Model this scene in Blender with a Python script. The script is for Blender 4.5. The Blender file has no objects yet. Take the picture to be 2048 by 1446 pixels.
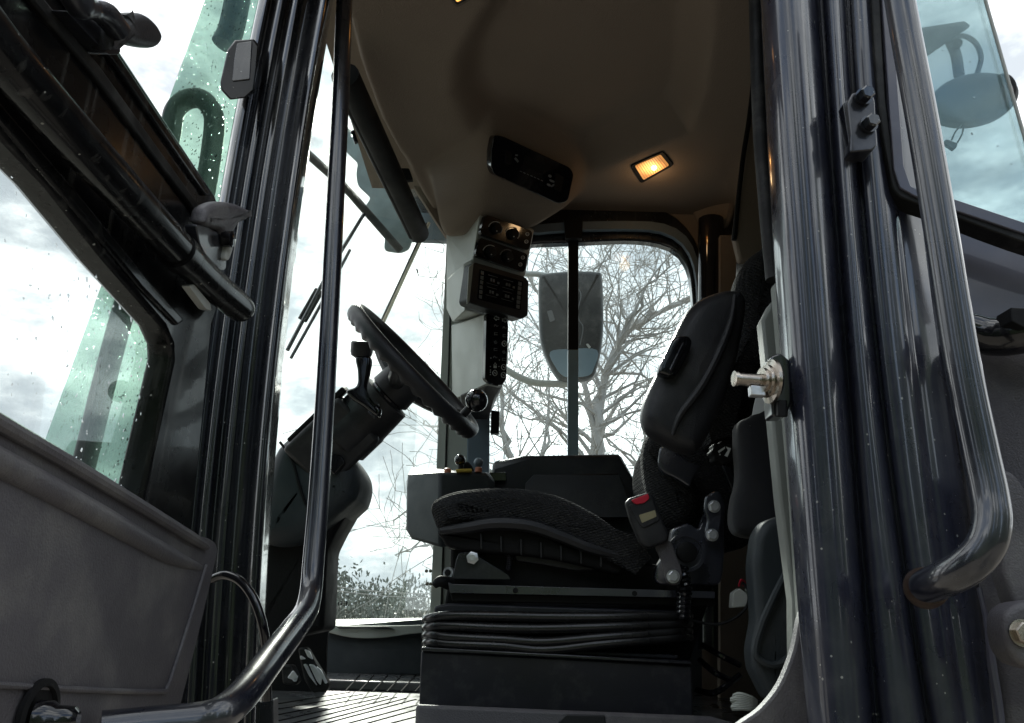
import bpy, bmesh, math, random
from mathutils import Vector, Matrix, Euler
random.seed(7)
S = bpy.context.scene
# ---------------------------------------------------------------- camera
H = 2.6; F = 1600.0; PITCH = math.radians(17.3); ROLL = math.radians(1.5)
CAM = Vector((0, 0, H))
fw = Vector((0, math.cos(PITCH), math.sin(PITCH))); r0 = Vector((1, 0, 0)); u0 = r0.cross(fw)
rt = r0*math.cos(ROLL) + u0*math.sin(ROLL); up = u0*math.cos(ROLL) - r0*math.sin(ROLL)
cd = bpy.data.cameras.new('camera'); cam = bpy.data.objects.new('camera', cd); S.collection.objects.link(cam)
cam.matrix_world = Matrix(((rt.x, up.x, -fw.x, CAM.x), (rt.y, up.y, -fw.y, CAM.y), (rt.z, up.z, -fw.z, CAM.z), (0, 0, 0, 1)))
cd.sensor_width = 36; cd.lens = 36*F/2048; cd.clip_start = .02; cd.clip_end = 5000
S.camera = cam
# ---------------------------------------------------------------- light
SUN_EL = math.radians(31); SUN_AZ = math.radians(12)          # azimuth to the left of +Y
sdir = Vector((-math.sin(SUN_AZ)*math.cos(SUN_EL), math.cos(SUN_AZ)*math.cos(SUN_EL), math.sin(SUN_EL)))
sl = bpy.data.lights.new('sun', 'SUN'); sl.energy = 3.0; sl.angle = math.radians(6); sl.color = (1, .95, .87)
so = bpy.data.objects.new('sun', sl); S.collection.objects.link(so); so.rotation_euler = sdir.to_track_quat('Z', 'Y').to_euler()
so.location = (0, 0, 30)
w = bpy.data.worlds.new('World'); S.world = w; w.use_nodes = True
nt = w.node_tree; N = nt.nodes; Lk = nt.links
bg = N['Background']; sky = N.new('ShaderNodeTexSky'); sky.sky_type = 'NISHITA'; sky.sun_disc = False
sky.sun_elevation = SUN_EL; sky.sun_rotation = -SUN_AZ; sky.dust_density = .6; sky.air_density = 1.0; sky.ozone_density = 1.5
tc = N.new('ShaderNodeTexCoord'); mp = N.new('ShaderNodeMapping'); mp.inputs['Scale'].default_value = (1, 1, 2.2)
Lk.new(tc.outputs['Generated'], mp.inputs['Vector'])
nz = N.new('ShaderNodeTexNoise'); nz.inputs['Scale'].default_value = 3.2; nz.inputs['Detail'].default_value = 9; nz.inputs['Roughness'].default_value = .58; nz.inputs['Distortion'].default_value = .4
Lk.new(mp.outputs['Vector'], nz.inputs['Vector'])
cr = N.new('ShaderNodeValToRGB'); cr.color_ramp.elements[0].position = .30; cr.color_ramp.elements[1].position = .50
sy = N.new('ShaderNodeSeparateXYZ'); Lk.new(tc.outputs['Generated'], sy.inputs[0]); ym = N.new('ShaderNodeMath'); ym.operation = 'MULTIPLY_ADD'; ym.inputs[1].default_value = .13; Lk.new(sy.outputs['Y'], ym.inputs[0]); Lk.new(nz.outputs['Fac'], ym.inputs[2])   # clouds thin out behind the photographer
Lk.new(ym.outputs[0], cr.inputs['Fac'])
nz2 = N.new('ShaderNodeTexNoise'); nz2.inputs['Scale'].default_value = 4.5; nz2.inputs['Detail'].default_value = 6
Lk.new(mp.outputs['Vector'], nz2.inputs['Vector'])
cc = N.new('ShaderNodeValToRGB'); cc.color_ramp.interpolation = 'EASE'; cr.color_ramp.interpolation = 'EASE'; nz2.inputs['Roughness'].default_value = .62
cc.color_ramp.elements[0].position = .38; cc.color_ramp.elements[0].color = (2.7, 2.95, 3.2, 1)
cc.color_ramp.elements[1].position = .68; cc.color_ramp.elements[1].color = (9, 9.2, 9.1, 1)
Lk.new(nz2.outputs['Fac'], cc.inputs['Fac'])
mx = N.new('ShaderNodeMix'); mx.data_type = 'RGBA'
sx = N.new('ShaderNodeSeparateXYZ'); Lk.new(tc.outputs['Generated'], sx.inputs[0]); hz = N.new('ShaderNodeMapRange'); hz.inputs['From Min'].default_value = .05; hz.inputs['From Max'].default_value = .35; hz.inputs['To Min'].default_value = 1; hz.inputs['To Max'].default_value = 0; Lk.new(sx.outputs['Z'], hz.inputs['Value'])
hm = N.new('ShaderNodeMath'); hm.operation = 'MAXIMUM'; Lk.new(hz.outputs[0], hm.inputs[0]); Lk.new(cr.outputs['Color'], hm.inputs[1])
Lk.new(hm.outputs[0], mx.inputs['Factor']); Lk.new(sky.outputs['Color'], mx.inputs['A']); Lk.new(cc.outputs['Color'], mx.inputs['B'])
Lk.new(mx.outputs['Result'], bg.inputs['Color']); bg.inputs['Strength'].default_value = 0.12
S.view_settings.view_transform = 'Standard'; S.view_settings.look = 'None'; S.view_settings.gamma = 1
S.view_settings.exposure = 1.3
S.cycles.transparent_max_bounces = 24; S.cycles.max_bounces = 10; S.cycles.use_denoising = True
S.cycles.sample_clamp_indirect = 6

# ---------------------------------------------------------------- helpers
def ray(px, py): return fw + rt*((px-1024)/F) - up*((py-723)/F)
def P(px, py, s):
    r = ray(px, py)
    if isinstance(s, (int, float)): t = s/r.y
    elif s[0] == 'x': t = s[1]/r.x
    elif s[0] == 'z': t = s[1]/r.z
    else: t = s[0]/(r.y - s[1]*r.x)
    return CAM + r*t
def crom(pts, n=6, closed=True):
    out = []; m = len(pts); pts = [tuple(p) for p in pts]; k = len(pts[0])
    rng = range(m if closed else m-1)
    for i in rng:
        g = lambda j: pts[j % m] if closed else pts[max(0, min(m-1, j))]
        p0, p1, p2, p3 = g(i-1), g(i), g(i+1), g(i+2)
        for q in range(n):
            t = q/n
            out.append(tuple(.5*((2*p1[d]) + (-p0[d]+p2[d])*t + (2*p0[d]-5*p1[d]+4*p2[d]-p3[d])*t*t + (-p0[d]+3*p1[d]-3*p2[d]+p3[d])*t**3) for d in range(k)))
    if not closed: out.append(pts[-1])
    return out
def rpoly(pts, r=8, n=4):
    """round the corners of a pixel polygon"""
    out = []; m = len(pts)
    for i in range(m):
        a, b, c = Vector(pts[i-1]), Vector(pts[i]), Vector(pts[(i+1) % m])
        d1 = (a-b); d2 = (c-b); q = min(r, d1.length*.45, d2.length*.45)
        s = b + d1.normalized()*q; e = b + d2.normalized()*q
        for k in range(n+1):
            t = k/n; out.append(tuple(s*(1-t)**2 + b*2*t*(1-t) + e*t*t))
    return out
WL = {}
def link(o, parent=None, loc=None):
    S.collection.objects.link(o)
    loc = Vector(loc if loc is not None else (0, 0, 0)); WL[o.name] = loc
    if parent is not None:
        o.parent = parent; o.location = loc - WL[parent.name]
    else: o.location = loc
    return o
def empty(name, loc, label=None, cat=None, parent=None, group=None):
    o = bpy.data.objects.new(name, None); o.empty_display_size = .05; link(o, parent, loc)
    if label: o['label'] = label
    if cat: o['category'] = cat
    if group: o['group'] = group
    return o
def obj(name, bm, m, parent=None, bevel=0, smooth=35, seg=2, label=None, cat=None, kind=None, group=None, center=None):
    bmesh.ops.remove_doubles(bm, verts=bm.verts, dist=1e-6)
    bmesh.ops.recalc_face_normals(bm, faces=bm.faces)
    lo = Vector((1e9,)*3); hi = -lo
    for v in bm.verts:
        for k in range(3): lo[k] = min(lo[k], v.co[k]); hi[k] = max(hi[k], v.co[k])
    c = Vector(center) if center is not None else (lo+hi)/2
    if center is None and parent is None: c.z = lo.z
    for v in bm.verts: v.co -= c
    for f in bm.faces: f.smooth = True
    me = bpy.data.meshes.new(name); bm.to_mesh(me); bm.free()
    try: me.set_sharp_from_angle(angle=math.radians(smooth))
    except Exception: pass
    for x in (m if isinstance(m, (list, tuple)) else [m]): me.materials.append(x)
    o = bpy.data.objects.new(name, me); link(o, parent, c)
    if bevel:
        b = o.modifiers.new('b', 'BEVEL'); b.width = bevel; b.segments = seg; b.limit_method = 'ANGLE'; b.angle_limit = math.radians(40); b.harden_normals = False
    if label: o['label'] = label
    if cat: o['category'] = cat
    if kind: o['kind'] = kind
    if group: o['group'] = group
    return o
def prism(bm, front, vec):
    vec = Vector(vec)
    a = [bm.verts.new(p) for p in front]; b = [bm.verts.new(Vector(p)+vec) for p in front]
    bm.faces.new(a); bm.faces.new(list(reversed(b)))
    n = len(a)
    for i in range(n): bm.faces.new((a[i], b[i], b[(i+1) % n], a[(i+1) % n]))
def thick_dir(s, th):
    if isinstance(s, (int, float)): return Vector((0, th, 0))
    if s[0] == 'x': return Vector((math.copysign(th, s[1]), 0, 0))
    if s[0] == 'z': return Vector((0, 0, math.copysign(th, s[1])))
    return Vector((-s[1], 1, 0)).normalized()*th
def slab(name, pts, s, th, m, parent=None, bevel=.002, **k):
    bm = bmesh.new(); prism(bm, [P(x, y, s) for x, y in pts], thick_dir(s, th))
    return obj(name, bm, m, parent, bevel, **k)
def slabs(name, lst, s, th, m, parent=None, **k):
    bm = bmesh.new()
    for pts in lst: prism(bm, [P(x, y, s) for x, y in pts], thick_dir(s, th))
    return obj(name, bm, m, parent, **k)
def hull(name, pts, m, parent=None, bevel=.004, **k):
    bm = bmesh.new()
    for p in pts: bm.verts.new(p if isinstance(p, Vector) else P(*p))
    r = bmesh.ops.convex_hull(bm, input=bm.verts)
    junk = [g for g in r['geom_interior'] if isinstance(g, bmesh.types.BMVert)]
    if junk: bmesh.ops.delete(bm, geom=junk, context='VERTS')
    bmesh.ops.dissolve_limit(bm, angle_limit=math.radians(3), verts=bm.verts, edges=bm.edges)
    return obj(name, bm, m, parent, bevel, **k)
def puff_bm(bm, pts3, vec, r, layers=5, crown=0.0):
    """solid with the given outline, extruded along vec, edges rounded by r"""
    vec = Vector(vec); L = vec.length; d = vec/L; n = len(pts3); pts3 = [Vector(p) for p in pts3]
    c = sum(pts3, Vector())/n
    nor = []
    for i in range(n):
        t = pts3[(i+1) % n]-pts3[i-1]; q = t.cross(d)
        if q.length < 1e-9: q = pts3[i]-c
        q.normalize(); nor.append(q)
    area = sum(((pts3[i]-c).cross(pts3[(i+1) % n]-c)).dot(d) for i in range(n))
    if area < 0: nor = [-q for q in nor]
    rings = []
    prof = []
    for k in range(layers+1):
        a = math.pi/2*k/layers; prof.append((r*(1-math.sin(a)), r*(1-math.cos(a))))   # inset, depth
    full = [(i_, dd) for i_, dd in prof] + [(i_, L-dd) for i_, dd in reversed(prof)]
    for ins, dep in full:
        rings.append([bm.verts.new(pts3[i]-nor[i]*ins+d*dep) for i in range(n)])
    for a, b in zip(rings, rings[1:]):
        for i in range(n): bm.faces.new((a[i], a[(i+1) % n], b[(i+1) % n], b[i]))
    for ring, sg in ((rings[0], -1), (rings[-1], 1)):
        cc_ = sum((v.co for v in ring), Vector())/n + d*sg*crown
        prev = ring
        for kk in (.66, .33):
            nx = [bm.verts.new(cc_*(1-kk)+v.co*kk + d*sg*crown*(1-kk)*0 ) for v in ring]
            for i in range(n): bm.faces.new((prev[i], prev[(i+1) % n], nx[(i+1) % n], nx[i]))
            prev = nx
        cv = bm.verts.new(cc_)
        for i in range(n): bm.faces.new((prev[i], prev[(i+1) % n], cv))
def puff(name, pts, s, th, r, m, parent=None, n=5, smooth=40, crown=0, sm=True, **k):
    o = crom(pts, n) if sm else rpoly(pts, 12, 4)
    bm = bmesh.new(); puff_bm(bm, [P(x, y, s) for x, y in o], thick_dir(s, th), r, crown=crown)
    return obj(name, bm, m, parent, 0, smooth, **k)
def tube_bm(bm, pts, rad, seg=12, caps=True):
    pts = [Vector(p) for p in pts]; n = len(pts)
    rads = rad if isinstance(rad, (list, tuple)) else [rad]*n
    t0 = (pts[1]-pts[0]).normalized(); a = Vector((0, 0, 1)) if abs(t0.z) < .9 else Vector((1, 0, 0))
    x = t0.cross(a).normalized(); rings = []
    for i in range(n):
        t = (pts[min(i+1, n-1)]-pts[max(i-1, 0)]).normalized()
        x = (x - t*x.dot(t)); x = x.normalized() if x.length > 1e-6 else t.orthogonal().normalized()
        y = t.cross(x)
        rings.append([bm.verts.new(pts[i]+(x*math.cos(2*math.pi*k/seg)+y*math.sin(2*math.pi*k/seg))*rads[i]) for k in range(seg)])
    for p, q in zip(rings, rings[1:]):
        for k in range(seg): bm.faces.new((p[k], p[(k+1) % seg], q[(k+1) % seg], q[k]))
    if caps: bm.faces.new(rings[0][::-1]); bm.faces.new(rings[-1])
def tube(name, pts, rad, m, parent=None, seg=14, n=6, cr_=True, **k):
    """pts: (px, py, depth) or Vectors"""
    p3 = [p if isinstance(p, Vector) else P(p[0], p[1], p[2]) for p in pts]
    if cr_ and len(p3) > 2: p3 = [Vector(q) for q in crom(p3, n, False)]
    if isinstance(rad, (list, tuple)):
        m_ = len(p3); rr = []
        for i in range(m_):
            u = i/(m_-1)*(len(rad)-1); j = min(int(u), len(rad)-2); rr.append(rad[j]*(1-(u-j))+rad[j+1]*(u-j))
        rad = rr
    bm = bmesh.new(); tube_bm(bm, p3, rad, seg)
    return obj(name, bm, m, parent, **k)
def lathe_bm(bm, p0, d, prof, seg=24, sx=1, xax=None):
    d = Vector(d).normalized(); x = Vector(xax) if xax is not None else d.orthogonal(); x = (x-d*x.dot(d)).normalized(); y = d.cross(x)
    rings = []
    for dist, r in prof:
        rings.append([bm.verts.new(Vector(p0)+d*dist+(x*math.cos(2*math.pi*k/seg)*sx+y*math.sin(2*math.pi*k/seg))*max(r, 1e-5)) for k in range(seg)])
    for p, q in zip(rings, rings[1:]):
        for k in range(seg): bm.faces.new((p[k], p[(k+1) % seg], q[(k+1) % seg], q[k]))
    bm.faces.new(rings[0][::-1]); bm.faces.new(rings[-1])
def lathe(name, p0, d, prof, m, parent=None, seg=24, sx=1, xax=None, **k):
    bm = bmesh.new(); lathe_bm(bm, p0, d, prof, seg, sx, xax); return obj(name, bm, m, parent, **k)
def ball(name, c, r, m, parent=None, **k):
    bm = bmesh.new(); bmesh.ops.create_uvsphere(bm, u_segments=24, v_segments=14, radius=r, matrix=Matrix.Translation(c)); return obj(name, bm, m, parent, smooth=80, **k)
def bolt_bm(bm, c, d, r):
    """washer, hexagon head and chamfer"""
    lathe_bm(bm, Vector(c), d, [(0, r*1.25), (r*.18, r*1.25)], 20)
    lathe_bm(bm, Vector(c)+Vector(d).normalized()*r*.19, d, [(0, r), (r*.55, r), (r*.66, r*.85)], 6)
def bolt(name, px, py, s, r, m, parent, d=None, **k):
    bm = bmesh.new(); c = P(px, py, s); bolt_bm(bm, c, d or (0, -1, 0), r); return obj(name, bm, m, parent, smooth=25, **k)
def ell(cx, cy, a, b, rot=0, n=24, a0=0, a1=360):
    o = []; c_, s_ = math.cos(math.radians(rot)), math.sin(math.radians(rot))
    for i in range(n + (0 if a1-a0 == 360 else 1)):
        t = math.radians(a0+(a1-a0)*i/n); x = a*math.cos(t); y = b*math.sin(t); o.append((cx+x*c_-y*s_, cy+x*s_+y*c_))
    return o
def arcband(cx, cy, a, b, wd, rot=0, n=18, a0=0, a1=360):
    """list of quads making a ring or an arc"""
    o = []; 
    A = ell(cx, cy, a, b, rot, n, a0, a1); B = ell(cx, cy, a-wd, b-wd, rot, n, a0, a1)
    if a1-a0 == 360: A.append(A[0]); B.append(B[0])
    for i in range(n): o.append([A[i], A[i+1], B[i+1], B[i]])
    return o
def stroke(pts, wd):
    o = []
    for (x0, y0), (x1, y1) in zip(pts, pts[1:]):
        L = math.hypot(x1-x0, y1-y0) or 1; nx, ny = -(y1-y0)/L*wd/2, (x1-x0)/L*wd/2
        o.append([(x0+nx, y0+ny), (x1+nx, y1+ny), (x1-nx, y1-ny), (x0-nx, y0-ny)])
    return o
# ---------------------------------------------------------------- materials
def mat(name, col, rough=.5, metal=0, coat=0, ior=1.5, var=.25, vscale=6, bump=0, bscale=60, col2=None, dirt=0, dscale=3, rvar=.1, spec=.5, emis=None, estr=0, crough=.05, sheen=0, specks=0):
    m = bpy.data.materials.new(name); m.use_nodes = True; t = m.node_tree; n = t.nodes; L = t.links
    b = n['Principled BSDF']; tc = n.new('ShaderNodeTexCoord')
    b.inputs['Metallic'].default_value = metal; b.inputs['IOR'].default_value = ior; b.inputs['Coat Weight'].default_value = coat; b.inputs['Coat Roughness'].default_value = crough
    b.inputs['Specular IOR Level'].default_value = spec; b.inputs['Sheen Weight'].default_value = sheen
    no = n.new('ShaderNodeTexNoise'); no.inputs['Scale'].default_value = vscale; no.inputs['Detail'].default_value = 6; L.new(tc.outputs['Object'], no.inputs['Vector'])
    mr = n.new('ShaderNodeMix'); mr.data_type = 'RGBA'; L.new(no.outputs['Fac'], mr.inputs['Factor'])
    c = Vector(col); mr.inputs['A'].default_value = (*(c*(1-var)), 1); mr.inputs['B'].default_value = (*(Vector(col2) if col2 else c*(1+var)), 1)
    out = mr.outputs['Result']
    if dirt:
        n2 = n.new('ShaderNodeTexNoise'); n2.inputs['Scale'].default_value = dscale; n2.inputs['Detail'].default_value = 10; n2.inputs['Roughness'].default_value = .65; L.new(tc.outputs['Object'], n2.inputs['Vector'])
        rp = n.new('ShaderNodeValToRGB'); rp.color_ramp.elements[0].position = .50; rp.color_ramp.elements[1].position = .70; L.new(n2.outputs['Fac'], rp.inputs['Fac'])
        ml = n.new('ShaderNodeMath'); ml.operation = 'MULTIPLY'; ml.inputs[1].default_value = dirt; L.new(rp.outputs['Color'], ml.inputs[0])
        md = n.new('ShaderNodeMix'); md.data_type = 'RGBA'; L.new(ml.outputs[0], md.inputs['Factor']); L.new(out, md.inputs['A']); md.inputs['B'].default_value = (.26, .25, .23, 1); out = md.outputs['Result']
    if specks:   # dust grains and chips
        vo = n.new('ShaderNodeTexVoronoi'); vo.inputs['Scale'].default_value = 130; L.new(tc.outputs['Object'], vo.inputs['Vector']); sp = n.new('ShaderNodeSeparateColor'); L.new(vo.outputs['Color'], sp.inputs[0])
        th = n.new('ShaderNodeMapRange'); th.inputs['From Min'].default_value = .8; th.inputs['To Min'].default_value = 0; th.inputs['To Max'].default_value = .2; L.new(sp.outputs[0], th.inputs['Value'])
        lt = n.new('ShaderNodeMath'); lt.operation = 'LESS_THAN'; L.new(vo.outputs['Distance'], lt.inputs[0]); L.new(th.outputs[0], lt.inputs[1])
        ms = n.new('ShaderNodeMix'); ms.data_type = 'RGBA'; L.new(lt.outputs[0], ms.inputs['Factor']); L.new(out, ms.inputs['A']); ms.inputs['B'].default_value = (.3, .3, .28, 1); out = ms.outputs['Result']
        mp_ = n.new('ShaderNodeMapping'); mp_.inputs['Scale'].default_value = (60, 60, 3); L.new(tc.outputs['Object'], mp_.inputs['Vector']); ns_ = n.new('ShaderNodeTexNoise'); ns_.inputs['Scale'].default_value = 1; ns_.inputs['Detail'].default_value = 3; L.new(mp_.outputs[0], ns_.inputs['Vector'])
        rs = n.new('ShaderNodeMapRange'); rs.inputs['From Min'].default_value = .58; rs.inputs['From Max'].default_value = .75; rs.inputs['To Max'].default_value = .3; L.new(ns_.outputs['Fac'], rs.inputs['Value'])
        m9 = n.new('ShaderNodeMix'); m9.data_type = 'RGBA'; L.new(rs.outputs[0], m9.inputs['Factor']); L.new(out, m9.inputs['A']); m9.inputs['B'].default_value = (.16, .16, .15, 1); out = m9.outputs['Result']
    L.new(out, b.inputs['Base Color'])
    n3 = n.new('ShaderNodeTexNoise'); n3.inputs['Scale'].default_value = vscale*2.3; n3.inputs['Detail'].default_value = 5; L.new(tc.outputs['Object'], n3.inputs['Vector'])
    mm = n.new('ShaderNodeMapRange'); mm.inputs['From Min'].default_value = .3; mm.inputs['From Max'].default_value = .7; mm.inputs['To Min'].default_value = max(.02, rough-rvar); mm.inputs['To Max'].default_value = min(1, rough+rvar)
    L.new(n3.outputs['Fac'], mm.inputs['Value']); L.new(mm.outputs['Result'], b.inputs['Roughness'])
    if bump:
        n4 = n.new('ShaderNodeTexNoise'); n4.inputs['Scale'].default_value = bscale; n4.inputs['Detail'].default_value = 4; L.new(tc.outputs['Object'], n4.inputs['Vector'])
        bp = n.new('ShaderNodeBump'); bp.inputs['Strength'].default_value = bump; bp.inputs['Distance'].default_value = .002; L.new(n4.outputs['Fac'], bp.inputs['Height']); L.new(bp.outputs['Normal'], b.inputs['Normal'])
    if emis: b.inputs['Emission Color'].default_value = (*emis, 1); b.inputs['Emission Strength'].default_value = estr
    return m
def glassm(name, tint, haze=.03, drops=0, dscale=55, hcol=(.8, .85, .85), refl=.5):
    m = bpy.data.materials.new(name); m.use_nodes = True; t = m.node_tree; n = t.nodes; L = t.links; n.remove(n['Principled BSDF'])
    out = n['Material Output']; tr = n.new('ShaderNodeBsdfTransparent'); tr.inputs['Color'].default_value = (*tint, 1)
    gl = n.new('ShaderNodeBsdfGlossy'); gl.inputs['Roughness'].default_value = .02; gl.inputs['Color'].default_value = (1, 1, 1, 1)
    df = n.new('ShaderNodeBsdfTranslucent'); df.inputs['Color'].default_value = (*hcol, 1)
    d2 = n.new('ShaderNodeBsdfDiffuse'); d2.inputs['Color'].default_value = (*hcol, 1)
    ad = n.new('ShaderNodeMixShader'); L.new(df.outputs[0], ad.inputs[1]); L.new(d2.outputs[0], ad.inputs[2])
    tc = n.new('ShaderNodeTexCoord'); no = n.new('ShaderNodeTexNoise'); no.inputs['Scale'].default_value = 4; no.inputs['Detail'].default_value = 8; L.new(tc.outputs['Object'], no.inputs['Vector'])
    mr = n.new('ShaderNodeMapRange'); mr.inputs['From Min'].default_value = .3; mr.inputs['From Max'].default_value = .75; mr.inputs['To Min'].default_value = haze*.5; mr.inputs['To Max'].default_value = haze*1.8; L.new(no.outputs['Fac'], mr.inputs['Value'])
    m1 = n.new('ShaderNodeMixShader'); L.new(mr.outputs['Result'], m1.inputs['Fac']); L.new(tr.outputs[0], m1.inputs[1]); L.new(ad.outputs[0], m1.inputs[2])
    fr = n.new('ShaderNodeFresnel'); fr.inputs['IOR'].default_value = 1.45
    mu = n.new('ShaderNodeMath'); mu.operation = 'MULTIPLY'; mu.inputs[1].default_value = refl; L.new(fr.outputs[0], mu.inputs[0])
    m2 = n.new('ShaderNodeMixShader'); L.new(mu.outputs[0], m2.inputs['Fac']); L.new(m1.outputs[0], m2.inputs[1]); L.new(gl.outputs[0], m2.inputs[2])
    L.new(m2.outputs[0], out.inputs['Surface']); last = m2
    if drops:
        # rain drops stuck on the pane: bent little lenses, darker at one rim
        vo = n.new('ShaderNodeTexVoronoi'); vo.inputs['Scale'].default_value = dscale; vo.inputs['Randomness'].default_value = 1
        n5 = n.new('ShaderNodeTexNoise'); n5.inputs['Scale'].default_value = dscale*.8; L.new(tc.outputs['Object'], n5.inputs['Vector'])
        va = n.new('ShaderNodeMix'); va.data_type = 'RGBA'; va.inputs['Factor'].default_value = .012; L.new(tc.outputs['Object'], va.inputs['A']); L.new(n5.outputs['Color'], va.inputs['B']); L.new(va.outputs['Result'], vo.inputs['Vector'])
        sc_ = n.new('ShaderNodeSeparateColor'); L.new(vo.outputs['Color'], sc_.inputs[0])
        th = n.new('ShaderNodeMapRange'); th.inputs['To Min'].default_value = -.2; th.inputs['To Max'].default_value = drops; L.new(sc_.outputs[0], th.inputs['Value'])
        lt = n.new('ShaderNodeMath'); lt.operation = 'LESS_THAN'; L.new(vo.outputs['Distance'], lt.inputs[0]); L.new(th.outputs['Result'], lt.inputs[1])
        rf = n.new('ShaderNodeBsdfRefraction'); rf.inputs['IOR'].default_value = 1.33; rf.inputs['Roughness'].default_value = .05; rf.inputs['Color'].default_value = (*[c*.6 for c in tint], 1)
        bp = n.new('ShaderNodeBump'); bp.inputs['Strength'].default_value = 1; bp.inputs['Distance'].default_value = .01; L.new(vo.outputs['Distance'], bp.inputs['Height']); L.new(bp.outputs[0], rf.inputs['Normal'])
        m3 = n.new('ShaderNodeMixShader'); L.new(lt.outputs[0], m3.inputs['Fac']); L.new(m2.outputs[0], m3.inputs[1]); L.new(rf.outputs[0], m3.inputs[2]); L.new(m3.outputs[0], out.inputs['Surface'])
    return m
def fabricm(name, col, fleck=(.06, .06, .057), scale=150):
    m = mat(name, col, .9, 0, var=.4, vscale=12, spec=.1, sheen=.0); t = m.node_tree; n = t.nodes; L = t.links; b = n['Principled BSDF']
    tc = n.new('ShaderNodeTexCoord'); mp = n.new('ShaderNodeMapping'); mp.inputs['Rotation'].default_value = (.15, .5, .1); mp.inputs['Scale'].default_value = (.8, .8, 1.5); L.new(tc.outputs['Object'], mp.inputs['Vector'])
    v = n.new('ShaderNodeTexVoronoi'); v.inputs['Scale'].default_value = scale; v.inputs['Randomness'].default_value = .25; L.new(mp.outputs[0], v.inputs['Vector'])
    sp = n.new('ShaderNodeSeparateColor'); L.new(v.outputs['Color'], sp.inputs[0])
    gt = n.new('ShaderNodeMath'); gt.operation = 'GREATER_THAN'; gt.inputs[1].default_value = .6; L.new(sp.outputs[0], gt.inputs[0])
    dl = n.new('ShaderNodeMath'); dl.operation = 'LESS_THAN'; dl.inputs[1].default_value = .38; L.new(v.outputs['Distance'], dl.inputs[0])
    ml = n.new('ShaderNodeMath'); ml.operation = 'MULTIPLY'; L.new(gt.outputs[0], ml.inputs[0]); L.new(dl.outputs[0], ml.inputs[1])
    mx = n.new('ShaderNodeMix'); mx.data_type = 'RGBA'; L.new(ml.outputs[0], mx.inputs['Factor'])
    src = b.inputs['Base Color'].links[0].from_socket; L.new(src, mx.inputs['A']); mx.inputs['B'].default_value = (*fleck, 1); L.new(mx.outputs['Result'], b.inputs['Base Color'])
    bp = n.new('ShaderNodeBump'); bp.invert = True; bp.inputs['Strength'].default_value = 1; bp.inputs['Distance'].default_value = .006; L.new(v.outputs['Distance'], bp.inputs['Height']); L.new(bp.outputs[0], b.inputs['Normal'])
    return m
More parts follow.
